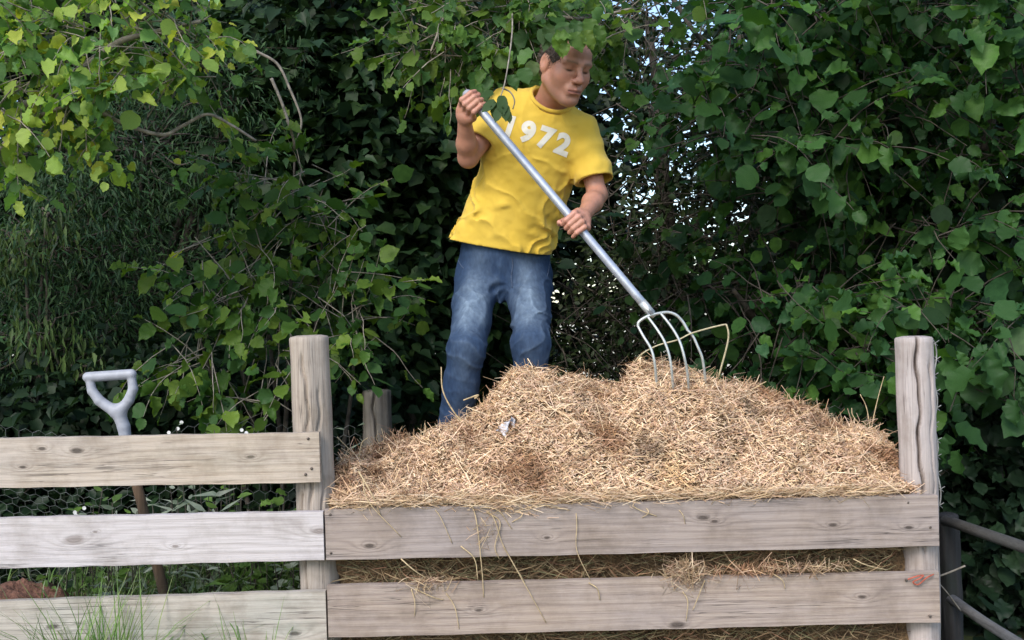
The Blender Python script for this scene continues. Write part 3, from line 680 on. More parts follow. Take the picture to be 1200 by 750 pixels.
# body -------------------------------------------------------------
allp = np.array([pel, neckb, shR, elR, wrR, shL, elL, wrL, knR, anR, toR, knL, anL, toL, HC])
lo = allp.min(0) - [0.12, 0.17, 0.06]; hi = allp.max(0) + [0.10, 0.13, 0.16]
B = SDF(lo, hi, 0.0032)
def head(B):
    e, c = B.ell, B.cone
    e(hp(0, -0.012, 0.035), HA, np.array([0.074, 0.094, 0.083]) * HS, 0.01)
    e(hp(0, 0.028, -0.035), HA, np.array([0.056, 0.062, 0.082]) * HS, 0.03)
    e(hp(0, 0.055, 0.045), HA, np.array([0.055, 0.036, 0.045]) * HS, 0.02)          # forehead
    c(hp(-0.050, -0.005, -0.055), hp(-0.016, 0.064, -0.100), 0.021, 0.018, 0.036)       # jaw
    c(hp(0.050, -0.005, -0.055), hp(0.016, 0.064, -0.100), 0.021, 0.018, 0.036)
    e(hp(0, 0.078, -0.103), HA, [0.022, 0.016, 0.016], 0.018)                          # chin
    for s in (-1, 1):
        e(hp(s * 0.040, 0.056, -0.028), HA, [0.025, 0.023, 0.028], 0.030)               # cheekbone
        e(hp(s * 0.032, 0.100, 0.006), HA, [0.019, 0.0165, 0.012], 0.014, 's')         # socket
        e(hp(s * 0.030, 0.0745, 0.004), HA, [0.0145, 0.0135, 0.0115], 0.004)           # lids
        c(hp(s * 0.012, 0.090, 0.022), hp(s * 0.048, 0.076, 0.022), 0.0075, 0.007, 0.016)   # brow
        e(hp(s * 0.0135, 0.103, -0.034), HA, [0.0085, 0.011, 0.008], 0.006)            # nostril wing
        # ear
        e(hp(s * 0.076, -0.012, -0.004), nrm(np.stack([Lh * 0.9 + Fh * 0.35 * s, Fh * 0.9 - Lh * 0.35 * s, Uh])), [0.0085, 0.019, 0.033], 0.006)
        e(hp(s * 0.086, -0.008, 0.001), nrm(np.stack([Lh * 0.9 + Fh * 0.35 * s, Fh * 0.9 - Lh * 0.35 * s, Uh])), [0.0075, 0.010, 0.019], 0.005, 's')
    c(hp(0, 0.086, 0.014), hp(0, 0.115, -0.024), 0.0085, 0.0105, 0.014)                # nose bridge
    e(hp(0, 0.116, -0.030), HA, [0.0125, 0.0125, 0.0105], 0.008)                       # nose tip
    e(hp(0, 0.088, -0.066), HA, [0.030, 0.016, 0.024], 0.014)                          # mouth mound
    c(hp(-0.019, 0.094, -0.0635), hp(0, 0.1035, -0.0615), 0.0042, 0.006, 0.004); c(hp(0.019, 0.094, -0.0635), hp(0, 0.1035, -0.0615), 0.0042, 0.006, 0.004)
    c(hp(-0.017, 0.093, -0.0745), hp(0.017, 0.093, -0.0745), 0.0055, 0.0055, 0.004); e(hp(0, 0.099, -0.0755), HA, [0.014, 0.007, 0.006], 0.005)
    c(hp(-0.023, 0.098, -0.069), hp(0, 0.1105, -0.0685), 0.0022, 0.0026, 0.003, 's'); c(hp(0.023, 0.098, -0.069), hp(0, 0.1105, -0.0685), 0.0022, 0.0026, 0.003, 's')
    e(hp(0, 0.104, -0.088), HA, [0.02, 0.010, 0.006], 0.010, 's')                       # under the lip
    c(neckb - A_t * 0.03 + [0, 0.01, 0], hp(0, -0.022, -0.05), 0.056, 0.050, 0.022)      # neck
    c(neckb + W_sh * 0.01 + D_t * 0.028, hp(-0.055, -0.015, -0.05), 0.012, 0.012, 0.02); c(neckb + W_sh * 0.02 + D_t * 0.028, hp(0.05, -0.015, -0.05), 0.012, 0.012, 0.02)
head(B)
# torso under the shirt
B.loft(pel - A_t * 0.05, neckb - A_t * 0.015, W_sh, [0, 0.15, 0.5, 0.8, 0.93, 1.0], [0.12, 0.130, 0.130, 0.140, 0.11, 0.06], [0.09, 0.095, 0.09, 0.085, 0.065, 0.05], 0.02)
def arm(sh, el, wr, k=0.03):
    B.cone(neckb - A_t * 0.06, sh, 0.045, 0.045, k)
    B.cone(sh, el, 0.044, 0.0325, k)
    mid = el + (wr - el) * 0.35; B.cone(el, mid, 0.0325, 0.0335, 0.018); B.cone(mid, wr, 0.0335, 0.0215, 0.018)
arm(shR, elR, wrR); arm(shL, elL, wrL)
# legs
for hp_, kn, an, to in ((hipR, knR, anR, toR), (hipL, knL, anL, toL)):
    B.cone(hp_, kn, 0.060, 0.040, 0.02); B.cone(kn, kn + (an - kn) * 0.3, 0.040, 0.040, 0.02); B.cone(kn + (an - kn) * 0.3, an, 0.040, 0.034, 0.02); B.cone(an, to, 0.036, 0.032, 0.02)
# hands ------------------------------------------------------------
nails = []
def grip(C, A, a0, wr, sgn, thumb, spread=0.0185, order=1):
    """fist round the tube: C centre on tube axis, A tube direction (index side -> little-finger side), a0 direction from the axis to the knuckles,
       fingers go round from a0 towards b0"""
    A = nrm(A); a0 = nrm(a0 - A * np.dot(a0, A)); b0 = np.cross(A, a0) * sgn
    def pol(th, r, s): return C + A * s + r * (math.cos(th) * a0 + math.sin(th) * b0)
    lens = [1.0, 1.06, 1.0, 0.86]; mcps = []
    for i in range(4):
        s = (i - 1.5) * spread; r_ = 0.0098 * (0.97 if i < 3 else 0.86)
        mcp = pol(-0.35, 0.042 * (1.03 if i in (1, 2) else 0.97), s * 1.04); pip = pol(0.95, 0.0355 * lens[i], s); dip = pol(2.15, 0.0272, s * 0.97); tip = pol(3.05, 0.0258, s * 0.95)
        mcps.append(mcp)
        B.cone(mcp, pip, r_ * 1.12, r_ * 1.0, 0.0025); B.cone(pip, dip, r_ * 1.02, r_ * 0.92, 0.002); B.cone(dip, tip, r_ * 0.92, r_ * 0.8, 0.002)
        B.ell(pip, np.eye(3), [r_ * 1.1] * 3, 0.003)
    heel = wr * 0.45 + C * 0.55 + 0.0 * a0
    for i, mcp in enumerate(mcps):
        B.cone(wr + A * (i - 1.5) * 0.009, mcp, 0.0195, 0.0125, 0.008)
    B.cone(wr, pol(-1.3, 0.034, 0.0), 0.021, 0.017, 0.012)
    # thumb: leaves the palm beside the index finger, closes over the other side of the tube
    t0 = wr + (mcps[0] - wr) * 0.35 - A * 0.012; t1 = pol(-1.75, 0.034, -spread * 1.9); t2 = pol(thumb[0], 0.030, -spread * thumb[2]); t3 = pol(thumb[1], 0.027, -spread * thumb[3])
    B.cone(t0, t1, 0.0165, 0.0125, 0.008); B.cone(t1, t2, 0.0122, 0.0108, 0.004); B.cone(t2, t3, 0.0108, 0.0085, 0.003)
axk = nrm(FK1 - FK0)
CR = P(546.5, 115, 3.485); CR = FK0 + axk * np.dot(CR - FK0, axk) + 0
imL, toC = np.array([-1.0, 0, 0]), np.array([0, -1.0, 0])
grip(CR + axk * 0.030, axk, imL * 0.92 + np.array([0, 0.25, -0.15]), wrR, -1 if np.dot(np.cross(nrm(axk), nrm(imL)), toC) < 0 else 1, (-2.2, -2.9, 1.4, 0.7))
CL = FKL
upR = np.array([0.75, 0.25, 0.55])
sgn = -1 if np.dot(np.cross(nrm(axk), nrm(upR - axk * np.dot(upR, axk))), toC) < 0 else 1
grip(CL, axk, upR, wrL, sgn, (-2.3, -2.85, 2.0, 2.1))
v, F = B.net(); vn = B.grad(v); v = smooth_v(v, F, 1, 0.4)
# skin colours that belong to the skin: lips, brows, stubble, red knuckles, lash line; plus painted mouth shade
q = (v - HC) / HS; l_, f_, u_ = q @ Lh, q @ Fh, q @ Uh
col = np.tile(np.array([0.43, 0.205, 0.135]), (len(v), 1))
nz = fbm(v * 60, 3)[:, None]; col *= 1 + 0.11 * nz
def blend(w, c):
    global col
    w = np.clip(w, 0, 1)[:, None]; col = col * (1 - w) + np.array(c) * w
onh = np.linalg.norm(q, axis=1) < 0.16
blend(onh * (f_ > 0.0) * np.exp(-((u_ + 0.095) / 0.035) ** 2) * 0.5 * np.clip(0.7 + 0.6 * nz[:, 0], 0, 1), (0.20, 0.125, 0.095))      # stubble
blend(onh * np.exp(-((np.abs(l_) - 0.043) / 0.02) ** 2 - ((u_ + 0.022) / 0.018) ** 2) * (f_ > 0.04) * 0.35, (0.52, 0.19, 0.13))
blend(onh * np.exp(-(l_ / 0.014) ** 2 - ((u_ + 0.03) / 0.014) ** 2) * (f_ > 0.09) * 0.35, (0.54, 0.20, 0.14))
blend(onh * (np.abs(l_) < 0.024) * (f_ > 0.086) * np.exp(-((u_ + 0.069) / 0.0085) ** 2) * 0.75, (0.36, 0.125, 0.10))                    # lips
blend(onh * (np.abs(l_) < 0.025) * (f_ > 0.08) * np.exp(-((u_ + 0.069) / 0.0024) ** 2) * 0.9, (0.10, 0.04, 0.035))  # shade in the groove between the lips, painted dark
al = np.abs(l_)
blend(onh * (f_ > 0.06) * np.exp(-((u_ - 0.0245 - 0.10 * (al - 0.03) * (al < 0.035)) / 0.0045) ** 2) * ((al > 0.012) & (al < 0.05)) * 0.75, (0.13, 0.08, 0.05))   # brows
blend(onh * (f_ > 0.06) * np.exp(-((al - 0.031) / 0.014) ** 2 - ((u_ + 0.0045 - 8 * (al - 0.031) ** 2) / 0.0036) ** 2) * 1.2, (0.05, 0.028, 0.02))             # lashes, eyes cast down
blend(onh * (f_ > 0.05) * np.exp(-((al - 0.031) / 0.018) ** 2 - ((u_ - 0.010) / 0.010) ** 2) * 0.3, (0.33, 0.16, 0.115))
hand = np.minimum(np.linalg.norm(v - CL, axis=1), np.linalg.norm(v - CR, axis=1))
blend((hand < 0.075) * np.clip(0.4 + 0.5 * fbm(v * 45 + 4, 2), 0, 0.6), (0.58, 0.27, 0.20))
mt, nt, ns, lk, bs = newmat('skin')
at = N(nt, 'ShaderNodeAttribute', attribute_name='Col'); lk.new(at.outputs['Color'], bs.inputs['Base Color'])
bs.inputs['Roughness'].default_value = 0.5; bs.inputs['Subsurface Weight'].default_value = 0.12; bs.inputs['Subsurface Radius'].default_value = (0.012, 0.005, 0.003); bs.inputs['Subsurface Scale'].default_value = 0.5
tc = N(nt, 'ShaderNodeTexCoord'); nn_ = noise(nt, tc.outputs['Object'], 260, 3); bump(nt, bs, nn_.outputs['Fac'], 0.25, 0.0015)
M['skin'] = mt
man = tag(empty('person', (anR + anL) / 2), 'person in yellow T-shirt and blue jeans standing on the heap, holding a long fork', 'person')
link('body', mesh('body', v, F, M['skin'], True, col), man)

# hair --------------------------------------------------------------
Hh = SDF(HC - 0.15, HC + 0.16, 0.003)
Hh.ell(hp(0, -0.014, 0.040), HA, np.array([0.080, 0.099, 0.088]) * HS, 0.01)
Hh.ell(hp(0, -0.05, -0.01), HA, np.array([0.074, 0.055, 0.06]) * HS, 0.02)
Hh.ell(hp(0, 0.12, -0.01), HA, np.array([0.092, 0.085, 0.082]) * HS, 0.012, 's')       # face window
for s in (-1, 1):
    Hh.ell(hp(s * 0.085, 0.0, -0.012), HA, [0.02, 0.026, 0.036], 0.006, 's'); Hh.ell(hp(s * 0.085, 0.05, -0.04), HA, [0.03, 0.05, 0.055], 0.008, 's')
    Hh.ell(hp(s * 0.055, 0.085, 0.075), HA, [0.025, 0.05, 0.025], 0.01, 's')
Hh.plane(hp(0, 0, -0.062), -Uh)
Hh.band(lambda p: 0.0022 * fbm(p * np.array([160, 160, 90]), 2) + 0.002 * fbm(p * 50, 2))
v, F = Hh.net()
M['hair'] = plain('brown_hair', (0.045, 0.029, 0.020), 0.6, 0, 0.35, 120, 0.8, 0.004)
hn = Hh.grad(v); hq = (v - HC) / HS; ks = RNG.choice(np.nonzero(hq @ Uh > -0.055)[0], 5200)
comb = nrm(-Fh * 0.5 - Uh * 0.5 + 0.35 * Lh); dh = nrm(hn[ks] * 0.55 + (comb - hn[ks] * (hn[ks] @ comb)[:, None]) * 0.8 + RNG.normal(0, 0.28, (len(ks), 3)))
hv, hf, hc = ribbons(v[ks] + dh * 0.004, dh, hn[ks] + RNG.normal(0, 0.4, (len(ks), 3)), RNG.uniform(0.010, 0.020, len(ks)), RNG.uniform(0.0006, 0.0012, len(ks)), RNG.normal(0.1, 0.3, len(ks)), np.array([(0.055, 0.036, 0.024)]) * RNG.uniform(0.5, 1.6, (len(ks), 1)))
hair = link('hair', mesh('hair', v, F, M['hair']), man); M['hairs'] = attmat('hair_strands', 0.5, 0.4)
tag(link('hair_strands', mesh('hair_strands', hv, hf, M['hairs'], False, hc), hair), kind='stuff')

# T-shirt -------------------------------------------------------------
S = SDF(P(515, 310, 3.9) - [0.03, 0.40, 0.03], P(735, 85, 3.7) + [0.03, 0.22, 0.03], 0.004)
S.loft(P(583, 306, 3.85), P(643, 123, 3.705), W_sh, [-0.05, 0.08, 0.25, 0.45, 0.62, 0.78, 0.90, 1.0, 1.06],
       [0.180, 0.178, 0.170, 0.163, 0.161, 0.158, 0.142, 0.100, 0.05], [0.135, 0.133, 0.130, 0.126, 0.126, 0.122, 0.105, 0.075, 0.05], 0.02, 'u', 2.3)
S.cone(neckb - A_t * 0.048 - W_sh * 0.03, shR, 0.066, 0.060, 0.05); S.cone(neckb - A_t * 0.060 + W_sh * 0.015, shL, 0.060, 0.054, 0.05)
sR1 = P(564, 168, 3.668); sL1 = shL + (elL - shL) * 0.78 + np.array([0.006, 0, 0])
axR, axL = nrm(sR1 - shR), nrm(sL1 - shL)
ctrp = P(630, 170, 3.76); DT = D_t.astype(np.float32)
def folds(p):
    w = (p - ctrp) @ W_sh; a = (p - ctrp) @ A_t; dep = (p - ctrp) @ DT
    n1 = fbm(p * 9, 2)
    amp = np.clip(0.35 - a * 1.1, 0.25, 1.0)
    # long diagonal drags from the left shoulder to the right hip, and creases above the hem
    d = -0.015 * (1 - np.abs(np.sin((a * 0.8 + w * 0.75) * 19 + 2.3 * n1))) ** 3 * amp
    d -= 0.012 * (1 - np.abs(np.sin((w * 1.0 - a * 0.35) * 17 + 2.6 * n1 + 1))) ** 3 * amp
    d += 0.006 * fbm(p * 14 + 3, 2) * amp + 0.0018 * fbm(p * 45, 2)
    low = np.exp(-((a + 0.27) / 0.07) ** 2) * np.clip((w + 0.02) * 7, 0, 1); d += 0.004 * np.sin(a * 120 + w * 30 + 3 * n1) * low
    arm_ = np.exp(-(np.linalg.norm(p - (shL - A_t * 0.09 - W_sh * 0.03), axis=1) / 0.07) ** 2) + np.exp(-(np.linalg.norm(p - (shR - A_t * 0.09 + W_sh * 0.03), axis=1) / 0.07) ** 2)
    d -= 0.013 * (1 - np.abs(np.sin((a + w * 0.6) * 50 + 2 * n1))) ** 2 * arm_
    return d
S.band(folds, 0.04)
S.plane(P(588, 288, 3.85), -nrm(A_t * 0.75 + np.array([0.0, 0, 0.6])) , box=(P(515, 330, 3.9) - [0.05, 0.4, 0.05], P(680, 250, 3.9) + [0.05, 0.15, 0]))
for sh_, c_e, ax_, r0, r1, kk in ((shR, sR1, axR, 0.060, 0.067, 0.045), (shL, sL1, axL, 0.054, 0.074, 0.035)):
    T = SDF(S.lo, S.lo + S.h * (S.n - 1), S.h)
    T.cone(sh_, c_e + ax_ * 0.05, r0, r1, 0.01)
    T.band(lambda p: 0.0035 * fbm(p * 22, 2) + 0.004 * np.sin(((p - sh_) @ ax_) * 75 + 3 * fbm(p * 12, 2)), 0.04)
    T.plane(c_e, ax_ + 0.12 * vnoise(c_e[None] * 9)[0])
    T.cone(c_e - ax_ * 0.028, c_e + ax_ * 0.06, r1 - 0.019, r1 - 0.011, 0.003, 's')
    nn_s = np.minimum(T.n, S.n); sl = tuple(slice(0, k_) for k_ in nn_s); a_ = S.d[sl]; b_ = T.d[sl]
    h = np.clip(0.5 + 0.5 * (a_ - b_) / kk, 0, 1) * (b_ < 0.2); S.d[sl] = a_ * (1 - h) + b_ * h - kk * h * (1 - h)
# hollow at the hem and neck opening
S.cone(neckb + A_t * 0.012 + D_t * 0.030, neckb + A_t * 0.10 + D_t * 0.04, 0.073, 0.10, 0.006, 's')
v, F = S.net(); v = smooth_v(v, F, 1, 0.4)
mt, nt, ns, lk, bs = newmat('yellow_cotton')
tc = N(nt, 'ShaderNodeTexCoord'); n1 = noise(nt, tc.outputs['Object'], 7, 5); n2 = noise(nt, tc.outputs['Object'], 420, 2)
lk.new(ramp(nt, n1.outputs['Fac'], [(0.3, (0.58, 0.385, 0.045)), (0.7, (0.68, 0.465, 0.070))]).outputs[0], bs.inputs['Base Color'])
bs.inputs['Roughness'].default_value = 0.85; bs.inputs['Specular IOR Level'].default_value = 0.2; bs.inputs['Sheen Weight'].default_value = 0.15; bump(nt, bs, n2.outputs['Fac'], 0.3, 0.001)
M['shirt'] = mt
shirt_me = mesh('t_shirt', v, F, M['shirt']); shirt = link('t_shirt', shirt_me, man)
sbvh = BVHTree.FromPolygons([tuple(p) for p in v], [tuple(int(i) for i in q) for q in F])
# rib collar
g = Geo(); cc = neckb + A_t * 0.012 + D_t * 0.012; ring = []
for i in range(41):
    a = 2 * math.pi * i / 40; ring.append(cc + W_sh * 0.074 * math.cos(a) + D_t * (0.066 * math.sin(a) + 0.010) + A_t * (-0.020 * math.sin(a) - 0.004))
ring2 = []
for p in ring:
    hit = sbvh.find_nearest(Vector(p)); ring2.append(np.array(hit[0]) * 0.75 + np.array(p) * 0.25)
ring2 = np.array(ring2)
for _ in range(3): ring2[1:-1] = (ring2[:-2] + ring2[1:-1] * 2 + ring2[2:]) / 4
g.tube(ring2, 0.0075, 8, False); link('collar', g.out('collar', M['shirt']), shirt)
# printed figures, worn white
cu = bpy.data.curves.new('print', 'FONT'); cu.body = '1972'; cu.size = 0.096; cu.align_x = 'CENTER'; cu.align_y = 'CENTER'; cu.offset = 0.005; cu.space_character = 1.32
tob = bpy.data.objects.new('print_src', cu); COL.objects.link(tob); bpy.context.view_layer.update()
tm = bpy.data.meshes.new_from_object(tob.evaluated_get(bpy.context.evaluated_depsgraph_get())); bpy.data.objects.remove(tob)
import bmesh
bm = bmesh.new(); bm.from_mesh(tm); bmesh.ops.triangulate(bm, faces=bm.faces)
for _ in range(4):
    es = [e for e in bm.edges if e.calc_length() > 0.004]
    if es: bmesh.ops.subdivide_edges(bm, edges=es, cuts=1); bmesh.ops.triangulate(bm, faces=bm.faces)
pc = P(629, 155, 3.55); tilt = nrm(P(668, 171, 3.6) - P(601, 149, 3.6)); updir = nrm(np.cross(np.array([0, -1.0, 0]), tilt) * -1)
if updir[2] < 0: updir = -updir
tvs = []
for vv in bm.verts:
    p = pc + tilt * vv.co.x + updir * vv.co.y
    dirv = Vector(np.array([0, 1.0, 0])); hit = sbvh.ray_cast(Vector(p) - dirv * 0.3, dirv)
    tvs.append(np.array(hit[0]) - np.array(dirv) * 0.0015 if hit[0] is not None else p)
for i_, vv in enumerate(bm.verts): vv.index = i_
fs = [tuple(x.index for x in fc.verts) for fc in bm.faces]; bm.free()
mt, nt, ns, lk, bs = newmat('worn_print')
tc = N(nt, 'ShaderNodeTexCoord'); n1 = noise(nt, tc.outputs['Object'], 70, 6, 0.7)
lk.new(ramp(nt, n1.outputs['Fac'], [(0.30, (0.68, 0.53, 0.16)), (0.40, (0.66, 0.63, 0.54))]).outputs[0], bs.inputs['Base Color']); bs.inputs['Roughness'].default_value = 0.8
link('print', mesh('print', np.array(tvs), fs, mt), shirt)['label'] = 'worn white figures 1972 across the chest'

# jeans ---------------------------------------------------------------
J = SDF(np.array([P(495, 520, 3.75)[0], 3.42, anR[2] - 0.04]), np.array([P(665, 300, 3.9)[0], 4.06, P(590, 270, 3.85)[2]]), 0.004)
J.loft(P(588, 352, 3.85), P(594, 268, 3.84), np.array([1.0, 0, -0.06]), [0, 0.25, 0.6, 1.0], [0.144, 0.160, 0.162, 0.156], [0.100, 0.120, 0.120, 0.112], 0.03, 'u', 2.3)
def leg(h, k, a):
    J.cone(h, k, 0.083, 0.058, 0.022); J.cone(k, k + (a - k) * 0.35, 0.060, 0.057, 0.03); J.cone(k + (a - k) * 0.35, a, 0.057, 0.054, 0.03)
leg(hipR + [-0.008, 0, 0], knR, anR); leg(hipL + [0.010, 0, 0], knL, anL)
def jf(p):
    d = 0.0025 * fbm(p * 16, 2) + 0.0012 * fbm(p * 50, 2); n1 = fbm(p * 8, 2)
    for kn, h in ((knR, hipR), (knL, hipL)):
        r = np.linalg.norm(p - kn, axis=1); d -= 0.0065 * (1 - np.abs(np.sin((p[:, 2] + 0.9 * (p[:, 0] - kn[0]) * (1 if kn is knR else -1)) * 44 + 2.4 * n1))) ** 2 * np.exp(-(r / 0.12) ** 2)
        ts_ = np.clip(((p - h) @ (kn - h)) / ((kn - h) @ (kn - h)), 0, 1); d -= 0.006 * (1 - np.abs(np.sin((p[:, 2] * 0.6 + p[:, 0] * (1 if kn is knR else -1)) * 32 + 3 * n1))) ** 2 * np.sin(ts_ * math.pi)
    crotch = P(598, 335, 3.75); r = np.linalg.norm(p - crotch, axis=1); sx = p[:, 0] - crotch[0]
    ang = np.arctan2(p[:, 2] - crotch[2], sx); d += 0.0055 * np.sin(ang * 7 + 3.5 * n1 + sx * 30) * np.exp(-(r / 0.12) ** 2) * (1 - np.exp(-(r / 0.06) ** 2))
    low = np.clip((knR[2] - 0.12 - p[:, 2]) * 6, 0, 1); d -= 0.0075 * (1 - np.abs(np.sin((p[:, 2] + 0.6 * p[:, 0]) * 38 + 3 * n1))) ** 2 * low
    return d
J.band(jf, 0.04)
v, F = J.net(); v = smooth_v(v, F, 1, 0.4)
# denim: indigo with thighs and knees rubbed pale (wear of the cloth)
fade = np.zeros(len(v)); front = np.clip((3.84 - v[:, 1]) * 5, 0, 1)
for h, k in ((hipR, knR), (hipL, knL)):
    ab = k - h; t = np.clip(((v - h) @ ab) / (ab @ ab), 0, 1); r = np.linalg.norm(v - h - t[:, None] * ab, axis=1)
    side = np.abs(v[:, 0] - (h[0] + t * ab[0])); fade = np.maximum(fade, np.exp(-(side / 0.046) ** 2) * np.sin(np.clip(t * 0.85 + 0.12, 0, 1) * math.pi) ** 0.7 * front)
fade = np.clip(fade * (0.9 + 0.25 * fbm(v * np.array([40, 40, 9]), 3)), 0, 1)[:, None]
crs = np.clip(fbm(v * 70, 2) * 0.12, -0.2, 0.2)[:, None]
rub = np.clip(-jf(v) / 0.010, 0, 1)[:, None] * front[:, None]; fade = np.clip(fade * 0.85 + rub * (0.22 + 0.5 * fade), 0, 1)
col = (np.array([0.017, 0.037, 0.083]) * (1 - fade) + np.array([0.165, 0.222, 0.295]) * fade) * (1 + crs)
mt, nt, ns, lk, bs = newmat('denim')
at = N(nt, 'ShaderNodeAttribute', attribute_name='Col'); tc = N(nt, 'ShaderNodeTexCoord')
n2 = noise(nt, tc.outputs['Object'], 330, 3); n3 = noise(nt, mapping(nt, tc.outputs['Object'], (3, 3, 1)).outputs[0], 40, 4)
cc_ = mixc(nt, 1.0, at.outputs['Color'], ramp(nt, n3.outputs['Fac'], [(0.3, (0.8, 0.8, 0.82)), (0.7, (1.15, 1.15, 1.13))]).outputs[0], 'MULTIPLY')
lk.new(cc_, bs.inputs['Base Color']); bs.inputs['Roughness'].default_value = 0.85; bs.inputs['Specular IOR Level'].default_value = 0.2; bump(nt, bs, n2.outputs['Fac'], 0.4, 0.001)
M['denim'] = mt
jeans = link('jeans', mesh('jeans', v, F, mt, True, col), man)
jb = BVHTree.FromPolygons([tuple(p) for p in v], [tuple(int(i) for i in q) for q in F])
def seam(pxs, name, r=0.0022, mat='denim_seam'):
    pts = []
    for (x, y) in pxs:
        o_ = Vector(CAM); d_ = (Vector(P(x, y, 3.7)) - o_).normalized(); h = jb.ray_cast(o_, d_)
        if h[0] is not None: pts.append(np.array(h[0]))
    if len(pts) > 2:
        g = Geo(); w = bez(pts, 5); g.tube(w, r, 6); link(name, g.out(name, M[mat]), jeans)
M['denim_seam'] = plain('denim_seam', (0.05, 0.075, 0.13), 0.85, 0, 0.3, 90)
seam([(600 + 0.8 * math.sin(i), 302 + i * 5) for i in range(8)], 'fly_seam')
seam([(535 + i * 1.1, 300 + 3.0 * i - 0.15 * i * i) for i in range(9)], 'pocket_seam', 0.0018)
seam([(645 - i * 0.6, 303 + i * 3.5) for i in range(7)], 'pocket_seam', 0.0018)

# ================================================================== SPADE, WIRE, SIDE DETAILS
spade = tag(empty('spade', P(196, 715, 3.5) * [1, 1, 0] + [0, 0, 0.25]), 'spade with grey plastic D handle standing behind the left boards', 'spade')
SY = 3.42
def dgrip():
    D_ = SDF(P(90, 540, SY) - [0, 0.05, 0], P(170, 425, SY) + [0, 0.06, 0], 0.003)
    D_.cone(P(103, 442, SY), P(154, 438.5, SY), 0.0165, 0.0165, 0.004)
    for ch in ([(105, 444), (108, 458), (117, 470), (134, 482)], [(154, 441), (156, 456), (151, 469), (141, 482)]):
        for i in range(3): D_.cone(P(*ch[i], SY), P(*ch[i + 1], SY), 0.0135 + 0.0015 * i, 0.0150 + 0.0015 * i, 0.003)
    D_.cone(P(138, 481, SY), P(145, 500, SY + 0.005), 0.0215, 0.0195, 0.014); D_.cone(P(145, 500, SY + 0.005), P(149, 524, SY + 0.01), 0.0195, 0.0185, 0.006)
    v, F = D_.net(); return mesh('grip', v, F, M['plastic'])
link('grip', dgrip(), spade)
g = Geo(); g.tube([P(148, 520, SY + 0.01), P(166, 590, SY + 0.03), P(191, 690, SY + 0.06), P(206, 745, SY + 0.08)], [0.0165, 0.0165, 0.017, 0.017], 12)
link('shaft', g.out('shaft', wood('spade_shaft', (0.17, 0.11, 0.07), (0.1, 0.06, 0.04), (0.15, 0.11, 0.08), 2.7, axis='Z')), spade)
a_ = P(203, 735, SY + 0.07); dn = nrm(P(206, 745, SY + 0.08) - P(191, 690, SY + 0.06)); sdv = nrm(np.cross(dn, [0, 1, 0])); vs = []; n_ = 7
for side in (0.0, 0.003):
    for i in range(9):
        for j in range(n_):
            w_ = (j / (n_ - 1) - 0.5); vs.append(a_ + dn * (i / 8 * 0.29) + sdv * w_ * 0.18 * (1 - 0.12 * (i / 8) ** 2) + np.array([0, 1, 0]) * (0.02 * (2 * w_) ** 2 * -1 + side))
fs = []
for b_ in (0, 9 * n_):
    for i in range(8):
        for j in range(n_ - 1):
            q_ = (b_ + i * n_ + j, b_ + i * n_ + j + 1, b_ + (i + 1) * n_ + j + 1, b_ + (i + 1) * n_ + j); fs.append(q_ if b_ == 0 else q_[::-1])
link('blade', mesh('blade', np.array(vs), fs, M['nail']), spade)

def chicken_wire(p0, p1, h, cell, name, label, sag=0.02, wr=0.0011, seed=0):
    """hexagonal netting hung between two points (top edge), twisted wires, wavy"""
    p0 = np.asarray(p0); p1 = np.asarray(p1); L = np.linalg.norm(p1 - p0); t = (p1 - p0) / L; side = np.array([-t[1], t[0], 0]); dn = np.array([0, 0, -1.0])
    a = cell / 2 / math.sqrt(3) * 2; cols = int(L / cell) + 1; rows = int(h / (a * 1.5)) + 1; E = set(); key = {}
    pts = []
    def vid(x, y):
        k = (round(x, 4), round(y, 4))
        if k not in key: key[k] = len(pts); pts.append((x, y))
        return key[k]
    for r in range(rows):
        for c in range(cols):
            cx = c * cell + (cell / 2 if r % 2 else 0); cy = r * a * 1.5
            ring = [vid(cx + a * math.sin(k * math.pi / 3), cy + a * math.cos(k * math.pi / 3)) for k in range(6)]
            for k in range(6): E.add(tuple(sorted((ring[k], ring[(k + 1) % 6]))))
    q = np.array(pts); 
    w3 = p0 + q[:, :1] * t + q[:, 1:] * dn
    nz1 = fbm(np.stack([q[:, 0] * 3, q[:, 1] * 3, q[:, 0] * 0 + seed], -1), 2); nz2 = fbm(np.stack([q[:, 0] * 2.2, q[:, 1] * 2 + 5, q[:, 0] * 0 + seed], -1), 2)
    w3 = w3 + side * (0.04 * nz1)[:, None] + np.array([0, 0, 1]) * (sag * nz2 - sag * 1.5 * np.sin(np.clip(q[:, 0] / L, 0, 1) * math.pi))[:, None] + t * (0.012 * nz2)[:, None]
    E = np.array(sorted(E)); A, B_ = w3[E[:, 0]], w3[E[:, 1]]; d = nrm(B_ - A); u = nrm(np.cross(d, side)); w_ = np.cross(d, u); n = len(E); vs = np.zeros((n, 6, 3))
    for k in range(3):
        an = 2 * math.pi * k / 3; o_ = wr * (math.cos(an) * u + math.sin(an) * w_); vs[:, k] = A + o_; vs[:, 3 + k] = B_ + o_
    b_ = (np.arange(n) * 6)[:, None]; f = np.concatenate([b_ + np.array([[k, (k + 1) % 3, 3 + (k + 1) % 3, 3 + k]]) for k in range(3)])
    o = link(name, mesh(name, vs.reshape(-1, 3), f, M['wire'])); return tag(o, label, 'wire netting')
chicken_wire(P(-40, 486, 3.95) , P(420, 500, 4.15), 0.85, 0.044, 'wire_netting', 'sagging hexagonal wire netting behind the left boards and spade', 0.05, 0.0008, 1)
chicken_wire(np.array([0.95, 4.52, 0.95]), np.array([1.75, 4.40, 0.92]), 0.8, 0.05, 'wire_netting', 'hexagonal wire netting behind the heap beside the cracked post', 0.03, 0.0011, 4)
